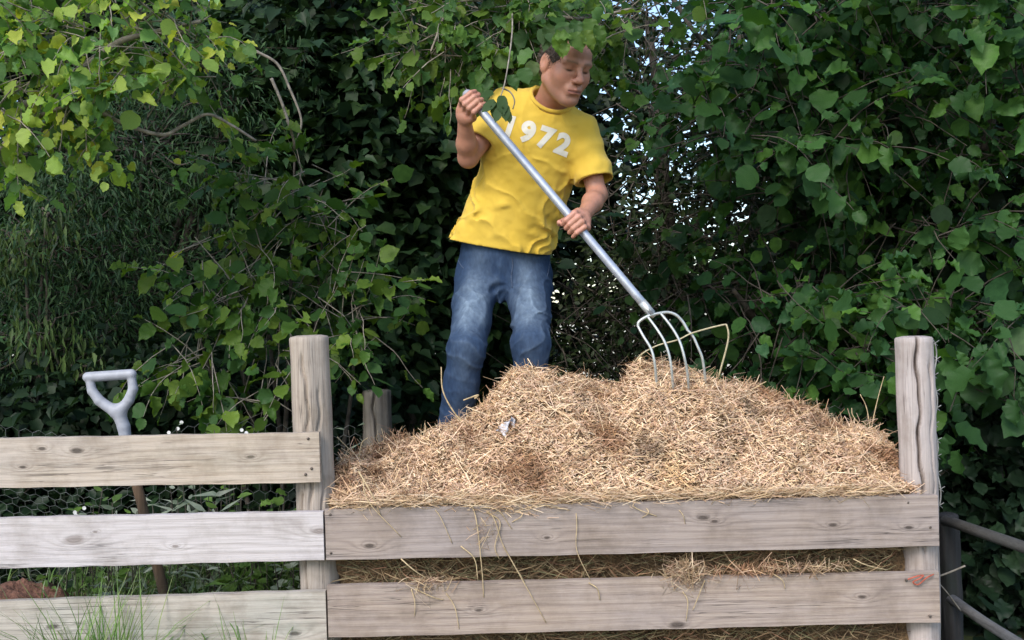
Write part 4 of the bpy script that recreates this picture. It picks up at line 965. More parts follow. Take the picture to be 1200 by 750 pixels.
# barbed strand hanging down the cracked post's outer side
g = Geo(); pts = [P(1095.5 + 1.8 * math.sin(i * 1.1) + (2.5 if i > 14 else 0) + 0.15 * i, 402 + i * 9.5, PY - 0.01 + 0.004 * math.sin(i * 1.7)) for i in range(21)]
g.tube(bez(pts, 3), 0.0024, 5)
for i in range(0, 21, 2):
    p = pts[i]; g.tube([p + [-0.010, 0, -0.005], p, p + [0.012, -0.004, 0.008]], 0.0012, 4); g.tube([p + [0.009, 0, -0.009], p, p + [-0.006, -0.006, 0.008]], 0.0012, 4)
tag(link('barbed_wire', g.out('barbed_wire', M['barb'])), 'barbed wire strand running down the side of the cracked post', 'barbed wire')
g = Geo(); g.tube(bez([P(1098, 676, 3.3), P(1112, 671, 3.3), P(1131, 663, 3.3)], 6), 0.003, 6); g.tube(bez([P(1100, 683, 3.3), P(1112, 697, 3.32), P(1126, 716, 3.35)], 6), 0.002, 5)
tag(link('tie_wire', g.out('tie_wire', M['twig'])), 'thin tie wire sticking out between boards and dark post', 'wire')

# ================================================================== FOLIAGE
def tmpl(kind):
    """leaf template: (side, along, lift) and triangles/quads"""
    if kind == 'hazel':      # round, toothed, drawn to a point, folded on the midrib
        out = [(0.20, -0.01), (0.31, 0.07), (0.41, 0.19), (0.42, 0.30), (0.46, 0.41), (0.43, 0.51), (0.43, 0.62), (0.35, 0.70), (0.29, 0.80), (0.17, 0.86), (0.09, 0.95)]
        v = [(0, 0, 0), (0, 0.22, -0.04), (0, 0.50, -0.05), (0, 0.78, -0.07), (0, 1.06, -0.16)]; f = []
        for s in (1, -1):
            b = len(v); no = len(out)
            for i, (x, y) in enumerate(out): v.append((s * x * (1.0 if s > 0 else 0.94), y + (0.02 if s < 0 else 0), 0.16 * x - 0.13 * y * y + 0.045 * math.sin(17 * y + 2 * s)))
            mid = [1, 1, 1, 1, 2, 2, 2, 3, 3, 3, 3]
            tri = [(0, b, 1)]
            for i in range(no - 1):
                tri.append((b + i, b + i + 1, mid[i]))
                if mid[i + 1] != mid[i]: tri.append((b + i + 1, mid[i + 1], mid[i]))
            tri.append((b + no - 1, 4, 3))
            f += tri if s == 1 else [t[::-1] for t in tri]
        return np.array(v, float), np.array(f)
    if kind == 'lobed':      # ivy / maple-like five points
        out = [(0.0, 0.0), (0.27, -0.03), (0.43, 0.18), (0.40, 0.34), (0.45, 0.55), (0.28, 0.70), (0.0, 1.0)]
        v = [(0, 0.0, 0), (0, 0.4, -0.05), (0, 1.0, -0.16)]; f = []
        for s in (1, -1):
            b = len(v)
            for (x, y) in out[1:6]: v.append((s * x, y, 0.15 * x - 0.12 * y * y))
            tri = [(0, b, 1), (b, b + 1, 1), (b + 1, b + 2, 1), (b + 2, b + 3, 1), (b + 3, b + 4, 1), (b + 4, 2, 1)]
            f += tri if s == 1 else [t[::-1] for t in tri]
        return np.array(v, float), np.array(f)
    if kind == 'oval':
        v = [(0, 0, 0), (0.30, 0.30, 0.06), (0.28, 0.65, 0.02), (0, 1, -0.10), (-0.28, 0.65, 0.02), (-0.30, 0.30, 0.06), (0, 0.5, -0.05)]
        return np.array(v, float), np.array([(0, 1, 6), (1, 2, 6), (2, 3, 6), (3, 4, 6), (4, 5, 6), (5, 0, 6)])
    if kind == 'narrow':
        v = [(0, 0, 0), (0.10, 0.35, 0.03), (0, 1, -0.15), (-0.10, 0.35, 0.03), (0, 0.45, -0.02)]
        return np.array(v, float), np.array([(0, 1, 4), (1, 2, 4), (2, 3, 4), (3, 0, 4)])
TM = {k: tmpl(k) for k in ('hazel', 'lobed', 'oval', 'narrow')}
def leaf_frames(d, n):
    d = nrm(d); s = nrm(np.cross(d, n)); n = np.cross(s, d); return s, d, n
def leaves_mesh(kind, pos, d, n, size, col):
    T, F = TM[kind]; s, d, n = leaf_frames(d, n); k = len(T)
    wob = RNG.uniform(0.62, 1.15, (len(pos), 1, 1)); lift = RNG.uniform(-0.3, 3.0, (len(pos), 1, 1))
    v = pos[:, None] + size[:, None, None] * (T[None, :, 0:1] * wob * s[:, None] + T[None, :, 1:2] * d[:, None] + T[None, :, 2:3] * lift * n[:, None])
    f = (np.arange(len(pos)) * k)[:, None, None] + F[None]
    return v.reshape(-1, 3), f.reshape(-1, 3), np.repeat(col, k, axis=0)
class Leaves:
    def __init__(s): s.p = []; s.d = []; s.n = []; s.s = []; s.c = []
    def add(s, p, d, n, sz, c): s.p.append(p); s.d.append(d); s.n.append(n); s.s.append(sz); s.c.append(c)
    def cat(s): return [np.concatenate(q) for q in (s.p, s.d, s.n, s.s, s.c)]
def pick(pal, n, lo_=0.75, hi_=1.2):
    pal = np.array(pal); return pal[RNG.integers(0, len(pal), n)] * RNG.uniform(lo_, hi_, (n, 1))
def in_blob(n, c, r, shell=0.0):
    q = nrm(RNG.normal(0, 1, (n, 3))) * (shell + (1 - shell) * RNG.random((n, 1)) ** (1 / 3)); return np.asarray(c) + q * np.asarray(r), q
# things that foliage in front of or between must leave free (the photograph shows them unobstructed): tested along the lines of sight
def clear_mask(p, boxes):
    x, y, d = proj(p); ok = np.ones(len(p), bool)
    for (x0, y0, x1, y1, Yn) in boxes: ok &= ~((x > x0) & (x < x1) & (y > y0) & (y < y1) & (d < Yn))
    return ok
MANCLR = [(520, 98, 725, 520, 3.9), (640, 62, 712, 130, 3.9), (735, 350, 870, 460, 3.6), (525, 92, 562, 135, 3.6)]
def sprays(LV, G, blob, n_sp, per, size, pal, droop=0.35, out=0.7, face=(0, -0.55, 0.75), clr=(), shell=0.35, seglen=0.045, tw=0.0018, twigs=True, spread=1.0):
    """leafy shoots: a curved twig with leaves set alternately on both sides"""
    c, r = blob; pos, q = in_blob(n_sp, c, r, shell)
    face = np.array(face)
    for i in range(n_sp):
        d = nrm(q[i] * out + RNG.normal(0, 0.55, 3) + [0, -0.15, -0.1]); p = pos[i].copy(); k = int(per * RNG.uniform(0.6, 1.3)) + 2; pts = [p - d * 0.08]; P_ = []; D_ = []; N_ = []
        sgn = 1
        for j in range(k):
            d = nrm(d + np.array([0, 0, -droop * 0.16]) + RNG.normal(0, 0.10, 3)); p = p + d * seglen * RNG.uniform(0.8, 1.2); pts.append(p.copy())
            sd_ = nrm(np.cross(d, face)) * sgn; sgn = -sgn
            ld = nrm(d * 0.55 + sd_ * 0.9 + np.array([0, 0, -droop * 0.7]) + RNG.normal(0, 0.22, 3)) if j < k - 1 else d
            P_.append(p + ld * size * 0.12); D_.append(ld); N_.append(nrm(face + RNG.normal(0, 0.45 * spread, 3)))
        P_, D_, N_ = np.array(P_), np.array(D_), np.array(N_); ok = clear_mask(P_ + D_ * size * 0.5, clr)
        if ok.sum() == 0: continue
        P_, D_, N_ = P_[ok], D_[ok], N_[ok]; m_ = len(P_)
        LV.add(P_, D_, N_, size * RNG.uniform(0.45, 1.25, m_), pick(pal, m_, 0.85, 1.12) * RNG.uniform(0.8, 1.15))
        if twigs and ok.all(): G.tube(np.array(pts), np.linspace(tw * 1.4, tw * 0.5, len(pts)), 4, False)
def limb(G, pts, r0, r1, k=7): w = bez(pts, 6); G.tube(w, np.linspace(r0, r1, len(w)), k)
LEAFVAR = {}
def finish_tree(root, LV, G, kind, lmat, single=0, trunk=None, bark='bark', mincov=10, crown_name='crown'):
    p, d, n, s, c = LV.cat(); sel = np.zeros(len(p), bool)
    if single:
        mid = p + d * s[:, None] * 0.5; x, y, dep = proj(mid); px = s / dep * FPX
        vis = (x > 4) & (x < 1196) & (y > 4) & (y < 560) & (px > mincov)
        order = np.argsort(dep - 0.004 * px); used = {}; got = 0
        for i in order:
            if not vis[i]: continue
            kx = (int(x[i] / 13), int(y[i] / 13))
            if kx in used: continue
            used[kx] = 1; sel[i] = True; got += 1
            if got >= single: break
    T, F = TM[kind]
    rest = ~sel
    v, f, cc = leaves_mesh(kind, p[rest], d[rest], n[rest], s[rest], c[rest])
    tag(link(crown_name, mesh(crown_name, v, f, lmat, True, cc), root), kind='stuff')
    if G.n: link('branchwork', G.out('branchwork', M[bark]), root)
    if trunk is not None and trunk.n: link('trunk', trunk.out('trunk', M['bark']), root)
    if sel.any():
        ks = np.nonzero(sel)[0]
        # a dozen leaf shapes shared between the single leaves
        cs = c[ks]; lum = cs @ np.array([0.3, 0.6, 0.1]); bins = np.argsort(np.argsort(lum)) * 12 // len(ks); ms = []
        for b in range(12):
            cm = cs[bins == b].mean(0) if (bins == b).any() else cs.mean(0); TT = T.copy(); TT[:, 2] *= 0.2 + 0.28 * ((b * 7) % 12); TT[:, 0] *= 0.66 + 0.042 * ((b * 5) % 12)
            ms.append(mesh('leaf', TT, F, lmat, True, np.tile(cm, (len(T), 1))))
        S_, D_, N_ = leaf_frames(d[ks], n[ks]); inv = wmat(root).inverted()
        for i, q in enumerate(ks):
            o = bpy.data.objects.new('leaf', ms[bins[i]]); COL.objects.link(o); o.parent = root; o.matrix_parent_inverse = inv
            mm = Matrix.Identity(4)
            for r_ in range(3):
                mm[r_][0] = S_[i][r_] * s[q]; mm[r_][1] = D_[i][r_] * s[q]; mm[r_][2] = N_[i][r_] * s[q]; mm[r_][3] = p[q][r_]
            o.matrix_basis = mm

HAZEL = [(0.078,0.169,0.026),(0.060,0.146,0.034),(0.111,0.195,0.029),(0.052,0.127,0.039),(0.137,0.215,0.034)]
SUNNY = [(0.283,0.448,0.059),(0.189,0.354,0.059),(0.378,0.519,0.083),(0.118,0.236,0.059),(0.307,0.496,0.165),(0.531,0.555,0.083),(0.142,0.295,0.106),(0.083,0.177,0.047)]  # hazel leaves with sunlight painted into their colour
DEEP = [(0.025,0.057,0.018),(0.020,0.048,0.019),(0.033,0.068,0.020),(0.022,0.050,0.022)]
SYC = [(0.044,0.114,0.026),(0.034,0.094,0.029),(0.060,0.135,0.026),(0.031,0.086,0.034)]

# --- hazel with boughs reaching in at the top left, sunlight put into the leaf colours
t = tag(empty('hazel_tree', (-2.35, 4.3, 0)), 'hazel with sunlit toned yellow green leaves on a bough reaching in from beyond the left boards', 'tree')
LV, G, TR = Leaves(), Geo(), Geo()
limb(TR, [(-2.35, 4.3, -0.1), (-2.3, 4.25, 0.9), (-2.2, 4.1, 1.7), (-2.05, 4.0, 2.5), (-2.0, 4.0, 3.3)], 0.07, 0.03, 10)
limb(G, [(-2.2, 4.1, 1.75), P(-20, 150, 3.85), P(60, 110, 3.7), P(130, 55, 3.6), P(170, 40, 3.6), P(235, 25, 3.6)], 0.022, 0.005)
limb(G, [(-2.2, 4.1, 1.6), P(-10, 190, 3.9), P(40, 140, 3.7), P(100, 118, 3.65)], 0.016, 0.005)
limb(G, [P(95, 112, 3.68), P(120, 132, 3.66), P(150, 147, 3.66), P(190, 158, 3.68), P(215, 147, 3.7), P(243, 134, 3.7), P(270, 146, 3.72), P(300, 165, 3.75)], 0.0085, 0.0045)
limb(G, [P(300, 60, 4.1), P(325, 75, 4.1), P(340, 105, 4.1), P(353, 140, 4.1), P(348, 165, 4.1)], 0.006, 0.004); limb(G, [P(318, 92, 4.05), P(330, 120, 4.05), P(343, 160, 4.05), P(345, 175, 4.1)], 0.0065, 0.0045)
for bl, n_ in (((P(60, 45, 3.65), (0.40, 0.30, 0.24)), 135), ((P(150, 55, 3.6), (0.24, 0.22, 0.16)), 40), ((P(25, 125, 3.6), (0.22, 0.22, 0.12)), 34), ((P(205, 28, 3.6), (0.15, 0.15, 0.07)), 15), ((P(120, 108, 3.6), (0.2, 0.2, 0.08)), 20), ((P(-60, 60, 3.6), (0.35, 0.4, 0.4)), 30), ((P(60, -50, 3.6), (0.6, 0.3, 0.10)), 12)):
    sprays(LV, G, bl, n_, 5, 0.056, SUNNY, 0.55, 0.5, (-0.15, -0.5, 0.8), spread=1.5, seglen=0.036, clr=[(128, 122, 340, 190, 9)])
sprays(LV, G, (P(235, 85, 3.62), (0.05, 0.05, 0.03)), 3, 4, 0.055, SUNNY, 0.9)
finish_tree(t, LV, G, 'hazel', M['leaf'], 290, TR, 'twig')

# --- hazel shrub behind the left post
t = tag(empty('hazel_shrub', P(340, 700, 4.5) * [1, 1, 0]), 'loose mid green hazel shrub growing behind the plain round post', 'shrub')
LV, G, TR = Leaves(), Geo(), Geo()
b0 = P(340, 700, 4.5) * [1, 1, 0]
for tx, ty, Y in ((345, 190, 4.35), (250, 300, 4.3), (420, 360, 4.3), (300, 260, 4.4), (380, 250, 4.4), (235, 400, 4.25)):
    limb(TR, [b0 + [RNG.normal(0, 0.05), RNG.normal(0, 0.04), -0.05], (b0 * 0.5 + P(tx, ty, Y) * 0.5) + [RNG.normal(0, .04), 0.05, 0.1], P(tx, ty, Y)], 0.016, 0.004)
for bl, n_ in (((P(345, 215, 4.3), (0.20, 0.16, 0.12)), 20), ((P(285, 205, 4.3), (0.13, 0.12, 0.06)), 8), ((P(345, 270, 4.3), (0.24, 0.18, 0.12)), 22), ((P(350, 340, 4.25), (0.30, 0.2, 0.14)), 34), ((P(260, 345, 4.25), (0.18, 0.14, 0.10)), 14), ((P(420, 380, 4.25), (0.17, 0.13, 0.12)), 16), ((P(300, 420, 4.2), (0.30, 0.15, 0.12)), 28), ((P(225, 410, 4.2), (0.11, 0.1, 0.08)), 9), ((P(320, 465, 4.2), (0.15, 0.12, 0.10)), 10)):
    sprays(LV, G, bl, n_, 4, 0.068, HAZEL, 0.45, 0.6, (0, -0.42, 0.8), spread=1.25, clr=[(335, 385, 395, 560, 3.4)])
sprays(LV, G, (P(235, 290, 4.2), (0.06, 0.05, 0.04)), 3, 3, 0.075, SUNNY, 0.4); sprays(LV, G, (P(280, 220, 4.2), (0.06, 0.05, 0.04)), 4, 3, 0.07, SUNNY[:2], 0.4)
finish_tree(t, LV, G, 'hazel', M['leaf'], 290, TR, 'twig')

# --- tall hazel whose bough hangs over the person's head
t = tag(empty('hazel_tree', (-0.75, 6.5, 0)), 'tall hazel whose leafy bough hangs down over the person\'s head', 'tree')
LV, G, TR = Leaves(), Geo(), Geo()
for dx, dy, tx in ((0, 0, -0.50), (0.12, 0.05, -0.62), (-0.1, 0.1, -0.85)):
    limb(TR, [(-0.75 + dx, 6.5 + dy, -0.1), (-0.75 + dx, 6.5 + dy, 1.2), (tx - 0.2, 6.4, 2.3), (tx - 0.2, 6.1, 3.6)], 0.05, 0.028, 9)
limb(G, [(-0.75, 6.2, 3.3), P(480, -150, 4.9), P(500, -70, 4.1), P(560, -20, 3.95), P(620, 10, 3.85), P(680, 22, 3.8), P(740, 10, 3.75)], 0.018, 0.004); limb(G, [P(540, -40, 4.0), P(520, 20, 3.8), P(505, 60, 3.7)], 0.007, 0.003)
limb(G, [P(600, 0, 3.8), P(600, 40, 3.5), P(592, 95, 3.33), P(583, 122, 3.33)], 0.003, 0.0018)
limb(G, [P(588, 103, 3.33), P(598, 108, 3.33), P(603, 118, 3.33), P(601, 128, 3.34)], 0.003, 0.0018)
OV = [(630, 30, 705, 140, 3.62), (562, 86, 725, 520, 3.62), (520, 88, 566, 520, 3.6), (735, 350, 870, 460, 3.6)]
for bl, n_ in (((P(560, 20, 3.85), (0.26, 0.12, 0.14)), 56), ((P(515, 62, 3.8), (0.11, 0.1, 0.08)), 18), ((P(600, 50, 3.85), (0.15, 0.1, 0.10)), 34), ((P(650, 14, 3.8), (0.18, 0.1, 0.08)), 30), ((P(715, 22, 3.8), (0.13, 0.1, 0.08)), 18), ((P(490, 20, 3.9), (0.10, 0.1, 0.09)), 10), ((P(600, -40, 3.9), (0.5, 0.2, 0.10)), 26), ((P(770, -20, 3.8), (0.2, 0.15, 0.08)), 10), ((P(590, 85, 3.9), (0.14, 0.06, 0.05)), 12)):
    sprays(LV, G, bl, n_, 4, 0.062, HAZEL + SUNNY[3:4] + SUNNY[6:7] + HAZEL[2:], 0.5, 0.5, (0, -0.45, 0.78), clr=OV, spread=1.3, seglen=0.038)
# leaves hanging against brow and shirt
def put(px, py, Y, dx, dy, size, colr, nn=(0, -0.9, 0.35)):
    p = P(px, py, Y); LV.add(p[None], nrm(P(px + dx, py + dy, Y - 0.01) - p)[None], np.array([nn]), np.array([size]), np.array([colr]))
for a in ((655, 40, 3.36, 2, 20, 0.068, (0.10, 0.2, 0.03)), (650, 44, 3.34, 20, -4, 0.055, (0.13, 0.25, 0.05)), (672, 38, 3.36, 8, 16, 0.066, (0.07, 0.16, 0.05)), (685, 36, 3.36, 10, 18, 0.062, (0.11, 0.18, 0.04)), (664, 50, 3.34, -6, 20, 0.046, (0.10, 0.22, 0.03)), (640, 40, 3.38, 10, 8, 0.05, (0.04, 0.08, 0.03)), (692, 46, 3.4, 5, 14, 0.05, (0.1, 0.14, 0.04)), (700, 30, 3.36, 6, 20, 0.06, (0.08, 0.15, 0.03)),
          (592, 122, 3.32, 1, 22, 0.055, (0.04, 0.08, 0.02)), (586, 126, 3.318, -6, 18, 0.05, (0.05, 0.09, 0.02)), (595, 130, 3.32, 3, 16, 0.04, (0.045, 0.085, 0.02)), (578, 108, 3.33, -12, 4, 0.045, (0.05, 0.09, 0.02)), (588, 112, 3.32, 2, 22, 0.062, (0.045, 0.085, 0.02)), (648, 30, 3.4, -3, 18, 0.06, (0.05, 0.1, 0.03)), (660, 26, 3.4, 3, 20, 0.065, (0.07, 0.13, 0.03)), (676, 24, 3.4, -2, 20, 0.06, (0.06, 0.12, 0.03)), (690, 22, 3.4, 4, 18, 0.06, (0.09, 0.15, 0.03)), (642, 46, 3.42, -4, 12, 0.045, (0.04, 0.08, 0.03)), (668, 34, 3.38, -12, 8, 0.06, (0.05, 0.1, 0.03)), (700, 40, 3.42, 3, 16, 0.055, (0.07, 0.13, 0.03)), (634, 34, 3.42, 2, 18, 0.055, (0.06, 0.1, 0.03)), (580, 118, 3.32, -14, 12, 0.055, (0.04, 0.075, 0.02)), (584, 122, 3.325, -4, 18, 0.05, (0.04, 0.08, 0.02)), (576, 92, 3.36, -10, 14, 0.05, (0.06, 0.11, 0.03)), (598, 88, 3.36, 6, 12, 0.05, (0.06, 0.11, 0.03)), (568, 84, 3.36, -8, 10, 0.05, (0.08, 0.14, 0.03)), (612, 80, 3.4, 6, 14, 0.055, (0.07, 0.12, 0.03)), (626, 72, 3.42, -4, 16, 0.055, (0.07, 0.12, 0.03))): put(*a)
finish_tree(t, LV, G, 'hazel', M['leaf'], 290, TR, 'twig')

# --- big broad-leaved tree filling the right
t = tag(empty('broadleaf_tree', (1.75, 5.6, 0)), 'dense broad leaved tree with large dark green leaves behind the cracked post', 'tree')
LV, G, TR = Leaves(), Geo(), Geo()
limb(TR, [(1.75, 5.6, -0.1), (1.72, 5.55, 1.0), (1.62, 5.5, 2.0), (1.65, 5.4, 3.4)], 0.10, 0.05, 12)
limb(TR, [(1.68, 5.55, 1.2), (1.3, 5.2, 1.9), (1.1, 5.0, 2.6)], 0.05, 0.015); limb(TR, [(1.7, 5.5, 1.0), (2.1, 5.1, 1.6), (2.3, 4.9, 2.4)], 0.05, 0.015); limb(TR, [(1.72, 5.5, 0.8), (1.2, 5.0, 1.2), (1.0, 4.8, 1.4)], 0.035, 0.01)
CR_ = [(735, 350, 870, 470, 3.6), (1040, 385, 1100, 600, 3.5)]
for i in range(150):
    x_ = 800 + 470 * RNG.random() ** 0.85; y_ = RNG.uniform(-90, 455); Y_ = RNG.uniform(4.35, 5.5)
    if x_ < 890 and RNG.random() < 0.62: continue
    if y_ > 330 and x_ > 1110 and RNG.random() < 0.6: continue
    c0 = P(x_, y_, Y_); tn = RNG.choice([0.65, 0.9, 1.1, 1.35, 1.8], p=[.2, .25, .25, .2, .1]) * (1.12 if Y_ < 4.75 else 0.95)
    limb(G, [(1.68, 5.5, max(0.6, c0[2] - 0.3)), (c0 + [1.68, 5.5, c0[2]]) / 2 + [0, 0, 0.05], c0], 0.012, 0.004, 5)
    sprays(LV, G, (c0, (0.20, 0.16, 0.045)), 9, 4.5, 0.092 * RNG.uniform(0.75, 1.15), np.array(SYC) * tn, 0.5, 0.9, (RNG.normal(0, 0.12), -0.22 - 0.35 * RNG.random(), 0.80), clr=CR_, seglen=0.055, tw=0.0025, spread=1.25)
for bl, n_ in (((P(1150, 455, 4.1), (0.2, 0.15, 0.06)), 9), ((P(1190, 380, 4.1), (0.09, 0.1, 0.05)), 5), ((P(1180, 430, 4.1), (0.1, 0.1, 0.05)), 4)):
    sprays(LV, G, bl, n_, 4, 0.115, [(0.06, 0.13, 0.045), (0.05, 0.115, 0.04)], 0.4, 0.6, (0, -0.6, 0.75), seglen=0.06, clr=[(1040, 380, 1098, 600, 9)])
sprays(LV, G, (P(1105, 5, 4.4), (0.2, 0.1, 0.06)), 7, 4, 0.10, [(0.12, 0.22, 0.05), (0.10, 0.2, 0.04)], 0.4); sprays(LV, G, (P(1080, 345, 4.3), (0.06, 0.06, 0.03)), 2, 3, 0.10, [(0.09, 0.19, 0.05)], 0.3)
finish_tree(t, LV, G, 'hazel', M['leaf'], 300, TR, 'bark')

# --- masses of darker foliage behind: clumped leaves on limbs
def mass(name, label, cat, base, blobs, kind, size, pal, mat, clr=(), per=55, csz=0.15, ntw=40, trunk_r=0.06, single=0, group=None, face=(0, -0.5, 0.75), droop=0.3, flat=0.55, bare=0):
    t = tag(empty(name, base), label, cat, group); LV, G, TR = Leaves(), Geo(), Geo(); base = np.asarray(base, float)
    topc = max(blobs, key=lambda b: b[0][2])[0]
    limb(TR, [base - [0, 0, 0.1], base * 0.6 + np.asarray(topc) * 0.4 + [0.05, 0, 0], np.asarray(topc)], trunk_r, trunk_r * 0.3, 9)
    for (c, r, ncl) in blobs:
        limb(G, [base * 0.55 + np.asarray(topc) * 0.45, (base * 0.3 + np.asarray(topc) * 0.2 + np.asarray(c) * 0.5) + [0, 0, 0.1], np.asarray(c)], trunk_r * 0.4, 0.008, 6)
        cc, q = in_blob(ncl, c, r, 0.2)
        for i in range(min(ntw, ncl)):
            limb(G, [np.asarray(c) + (cc[i] - c) * 0.15, np.asarray(c) + (cc[i] - c) * 0.6 + RNG.normal(0, 0.06, 3), cc[i] + RNG.normal(0, 0.05, 3)], 0.006, 0.0022, 4)
        for i in range(bare):
            a = in_blob(1, c, r)[0][0]; dd = nrm(RNG.normal(0, 1, 3) * [1, 0.5, 1.2]); L = RNG.uniform(0.2, 0.6); limb(G, [a, a + dd * L * 0.5 + RNG.normal(0, 0.05, 3), a + dd * L + RNG.normal(0, 0.08, 3)], 0.005, 0.0018, 4)
        n = ncl * per; ci = np.repeat(np.arange(ncl), per); off = RNG.normal(0, csz, (n, 3)) * [1, 1, flat]
        p = cc[ci] + off; d = nrm(off * 1.2 + RNG.normal(0, 0.10, (n, 3)) + [0, -0.04, -droop * 0.25]); nn = nrm(np.array(face) + RNG.normal(0, 0.42, (n, 3)))
        tone = RNG.uniform(0.7, 1.25, ncl)[ci][:, None]; ok = clear_mask(p, clr)
        LV.add(p[ok], d[ok], nn[ok], size * RNG.uniform(0.6, 1.2, ok.sum()), (pick(pal, n) * tone)[ok])
    finish_tree(t, LV, G, kind, mat, single, TR); return t
GAP = [(735, 350, 870, 470, 3.6)]
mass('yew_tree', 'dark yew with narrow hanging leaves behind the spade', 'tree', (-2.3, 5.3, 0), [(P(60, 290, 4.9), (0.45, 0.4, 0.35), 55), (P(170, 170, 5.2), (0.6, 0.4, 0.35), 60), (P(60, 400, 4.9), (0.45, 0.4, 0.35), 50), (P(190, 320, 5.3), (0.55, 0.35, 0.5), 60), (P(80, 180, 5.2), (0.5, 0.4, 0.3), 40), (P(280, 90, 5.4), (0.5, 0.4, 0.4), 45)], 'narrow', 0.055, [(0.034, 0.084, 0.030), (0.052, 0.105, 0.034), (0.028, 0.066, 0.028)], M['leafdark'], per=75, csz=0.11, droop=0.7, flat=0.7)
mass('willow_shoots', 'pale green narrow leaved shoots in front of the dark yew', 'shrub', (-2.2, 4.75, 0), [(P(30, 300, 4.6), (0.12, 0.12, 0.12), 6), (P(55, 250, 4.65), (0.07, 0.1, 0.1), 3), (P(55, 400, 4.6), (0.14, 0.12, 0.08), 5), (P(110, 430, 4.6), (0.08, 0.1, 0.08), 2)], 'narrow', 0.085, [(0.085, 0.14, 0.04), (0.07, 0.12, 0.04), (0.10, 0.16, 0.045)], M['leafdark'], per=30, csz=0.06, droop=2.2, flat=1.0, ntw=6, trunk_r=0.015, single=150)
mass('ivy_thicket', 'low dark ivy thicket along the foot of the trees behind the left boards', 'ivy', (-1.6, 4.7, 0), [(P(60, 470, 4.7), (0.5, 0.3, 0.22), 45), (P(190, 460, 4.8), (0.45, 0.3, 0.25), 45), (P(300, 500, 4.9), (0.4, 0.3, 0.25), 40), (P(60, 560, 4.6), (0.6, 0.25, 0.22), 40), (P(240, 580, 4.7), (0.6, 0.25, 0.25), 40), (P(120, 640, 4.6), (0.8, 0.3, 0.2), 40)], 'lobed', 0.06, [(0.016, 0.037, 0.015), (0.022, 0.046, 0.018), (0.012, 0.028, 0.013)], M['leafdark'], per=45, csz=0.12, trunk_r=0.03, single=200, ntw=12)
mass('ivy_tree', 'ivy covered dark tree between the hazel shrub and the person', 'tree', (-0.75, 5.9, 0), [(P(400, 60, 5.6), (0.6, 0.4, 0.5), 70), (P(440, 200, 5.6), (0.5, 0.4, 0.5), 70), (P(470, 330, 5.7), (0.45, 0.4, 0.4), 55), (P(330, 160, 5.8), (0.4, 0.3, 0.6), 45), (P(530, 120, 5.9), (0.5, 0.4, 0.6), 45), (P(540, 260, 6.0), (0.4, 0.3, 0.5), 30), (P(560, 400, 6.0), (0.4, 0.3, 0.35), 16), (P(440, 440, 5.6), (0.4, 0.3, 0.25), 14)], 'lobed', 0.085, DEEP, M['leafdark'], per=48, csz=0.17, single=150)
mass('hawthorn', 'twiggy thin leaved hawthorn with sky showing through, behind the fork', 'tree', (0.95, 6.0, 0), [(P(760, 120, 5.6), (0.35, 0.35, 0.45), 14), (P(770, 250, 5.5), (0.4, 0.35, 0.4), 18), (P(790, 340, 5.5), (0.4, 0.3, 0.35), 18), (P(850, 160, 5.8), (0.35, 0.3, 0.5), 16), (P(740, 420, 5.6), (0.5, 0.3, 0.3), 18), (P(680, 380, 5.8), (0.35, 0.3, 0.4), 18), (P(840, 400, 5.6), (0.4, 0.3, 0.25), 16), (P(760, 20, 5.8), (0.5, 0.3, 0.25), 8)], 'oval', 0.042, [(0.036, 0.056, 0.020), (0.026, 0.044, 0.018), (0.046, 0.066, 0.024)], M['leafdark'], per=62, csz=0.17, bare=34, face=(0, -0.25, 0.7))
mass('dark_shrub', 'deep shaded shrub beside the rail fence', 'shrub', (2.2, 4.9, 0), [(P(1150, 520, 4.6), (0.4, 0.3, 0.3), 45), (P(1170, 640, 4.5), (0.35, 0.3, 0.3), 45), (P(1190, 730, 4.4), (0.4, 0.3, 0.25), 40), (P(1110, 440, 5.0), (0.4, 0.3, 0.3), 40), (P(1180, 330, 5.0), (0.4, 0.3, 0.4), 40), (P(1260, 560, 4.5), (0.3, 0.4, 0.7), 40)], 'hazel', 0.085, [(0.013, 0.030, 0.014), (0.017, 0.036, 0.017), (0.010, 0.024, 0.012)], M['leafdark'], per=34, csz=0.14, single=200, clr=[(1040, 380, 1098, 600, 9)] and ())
# trees further back close the view, thinner where the sky glints through
far = 'trees standing behind the hedge'
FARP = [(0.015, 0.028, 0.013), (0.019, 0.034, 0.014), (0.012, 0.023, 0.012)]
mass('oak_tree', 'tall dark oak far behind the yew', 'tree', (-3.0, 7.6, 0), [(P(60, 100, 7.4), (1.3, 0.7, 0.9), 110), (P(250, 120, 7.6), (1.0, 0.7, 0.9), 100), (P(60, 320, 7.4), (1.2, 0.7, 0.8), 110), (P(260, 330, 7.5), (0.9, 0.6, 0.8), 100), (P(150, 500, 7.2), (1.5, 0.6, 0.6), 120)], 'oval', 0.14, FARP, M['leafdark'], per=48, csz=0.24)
mass('oak_tree', 'tall dark oak far behind the person', 'tree', (-0.2, 8.0, 0), [(P(450, 80, 7.8), (1.0, 0.7, 0.9), 100), (P(600, 100, 8.0), (0.9, 0.6, 0.9), 80), (P(450, 300, 7.8), (1.0, 0.7, 0.9), 90), (P(590, 320, 8.0), (0.8, 0.6, 0.8), 56), (P(520, 480, 7.6), (1.0, 0.6, 0.5), 26), (P(690, 150, 8.2), (0.4, 0.5, 0.9), 14)], 'oval', 0.13, FARP, M['leafdark'], per=46, csz=0.22)
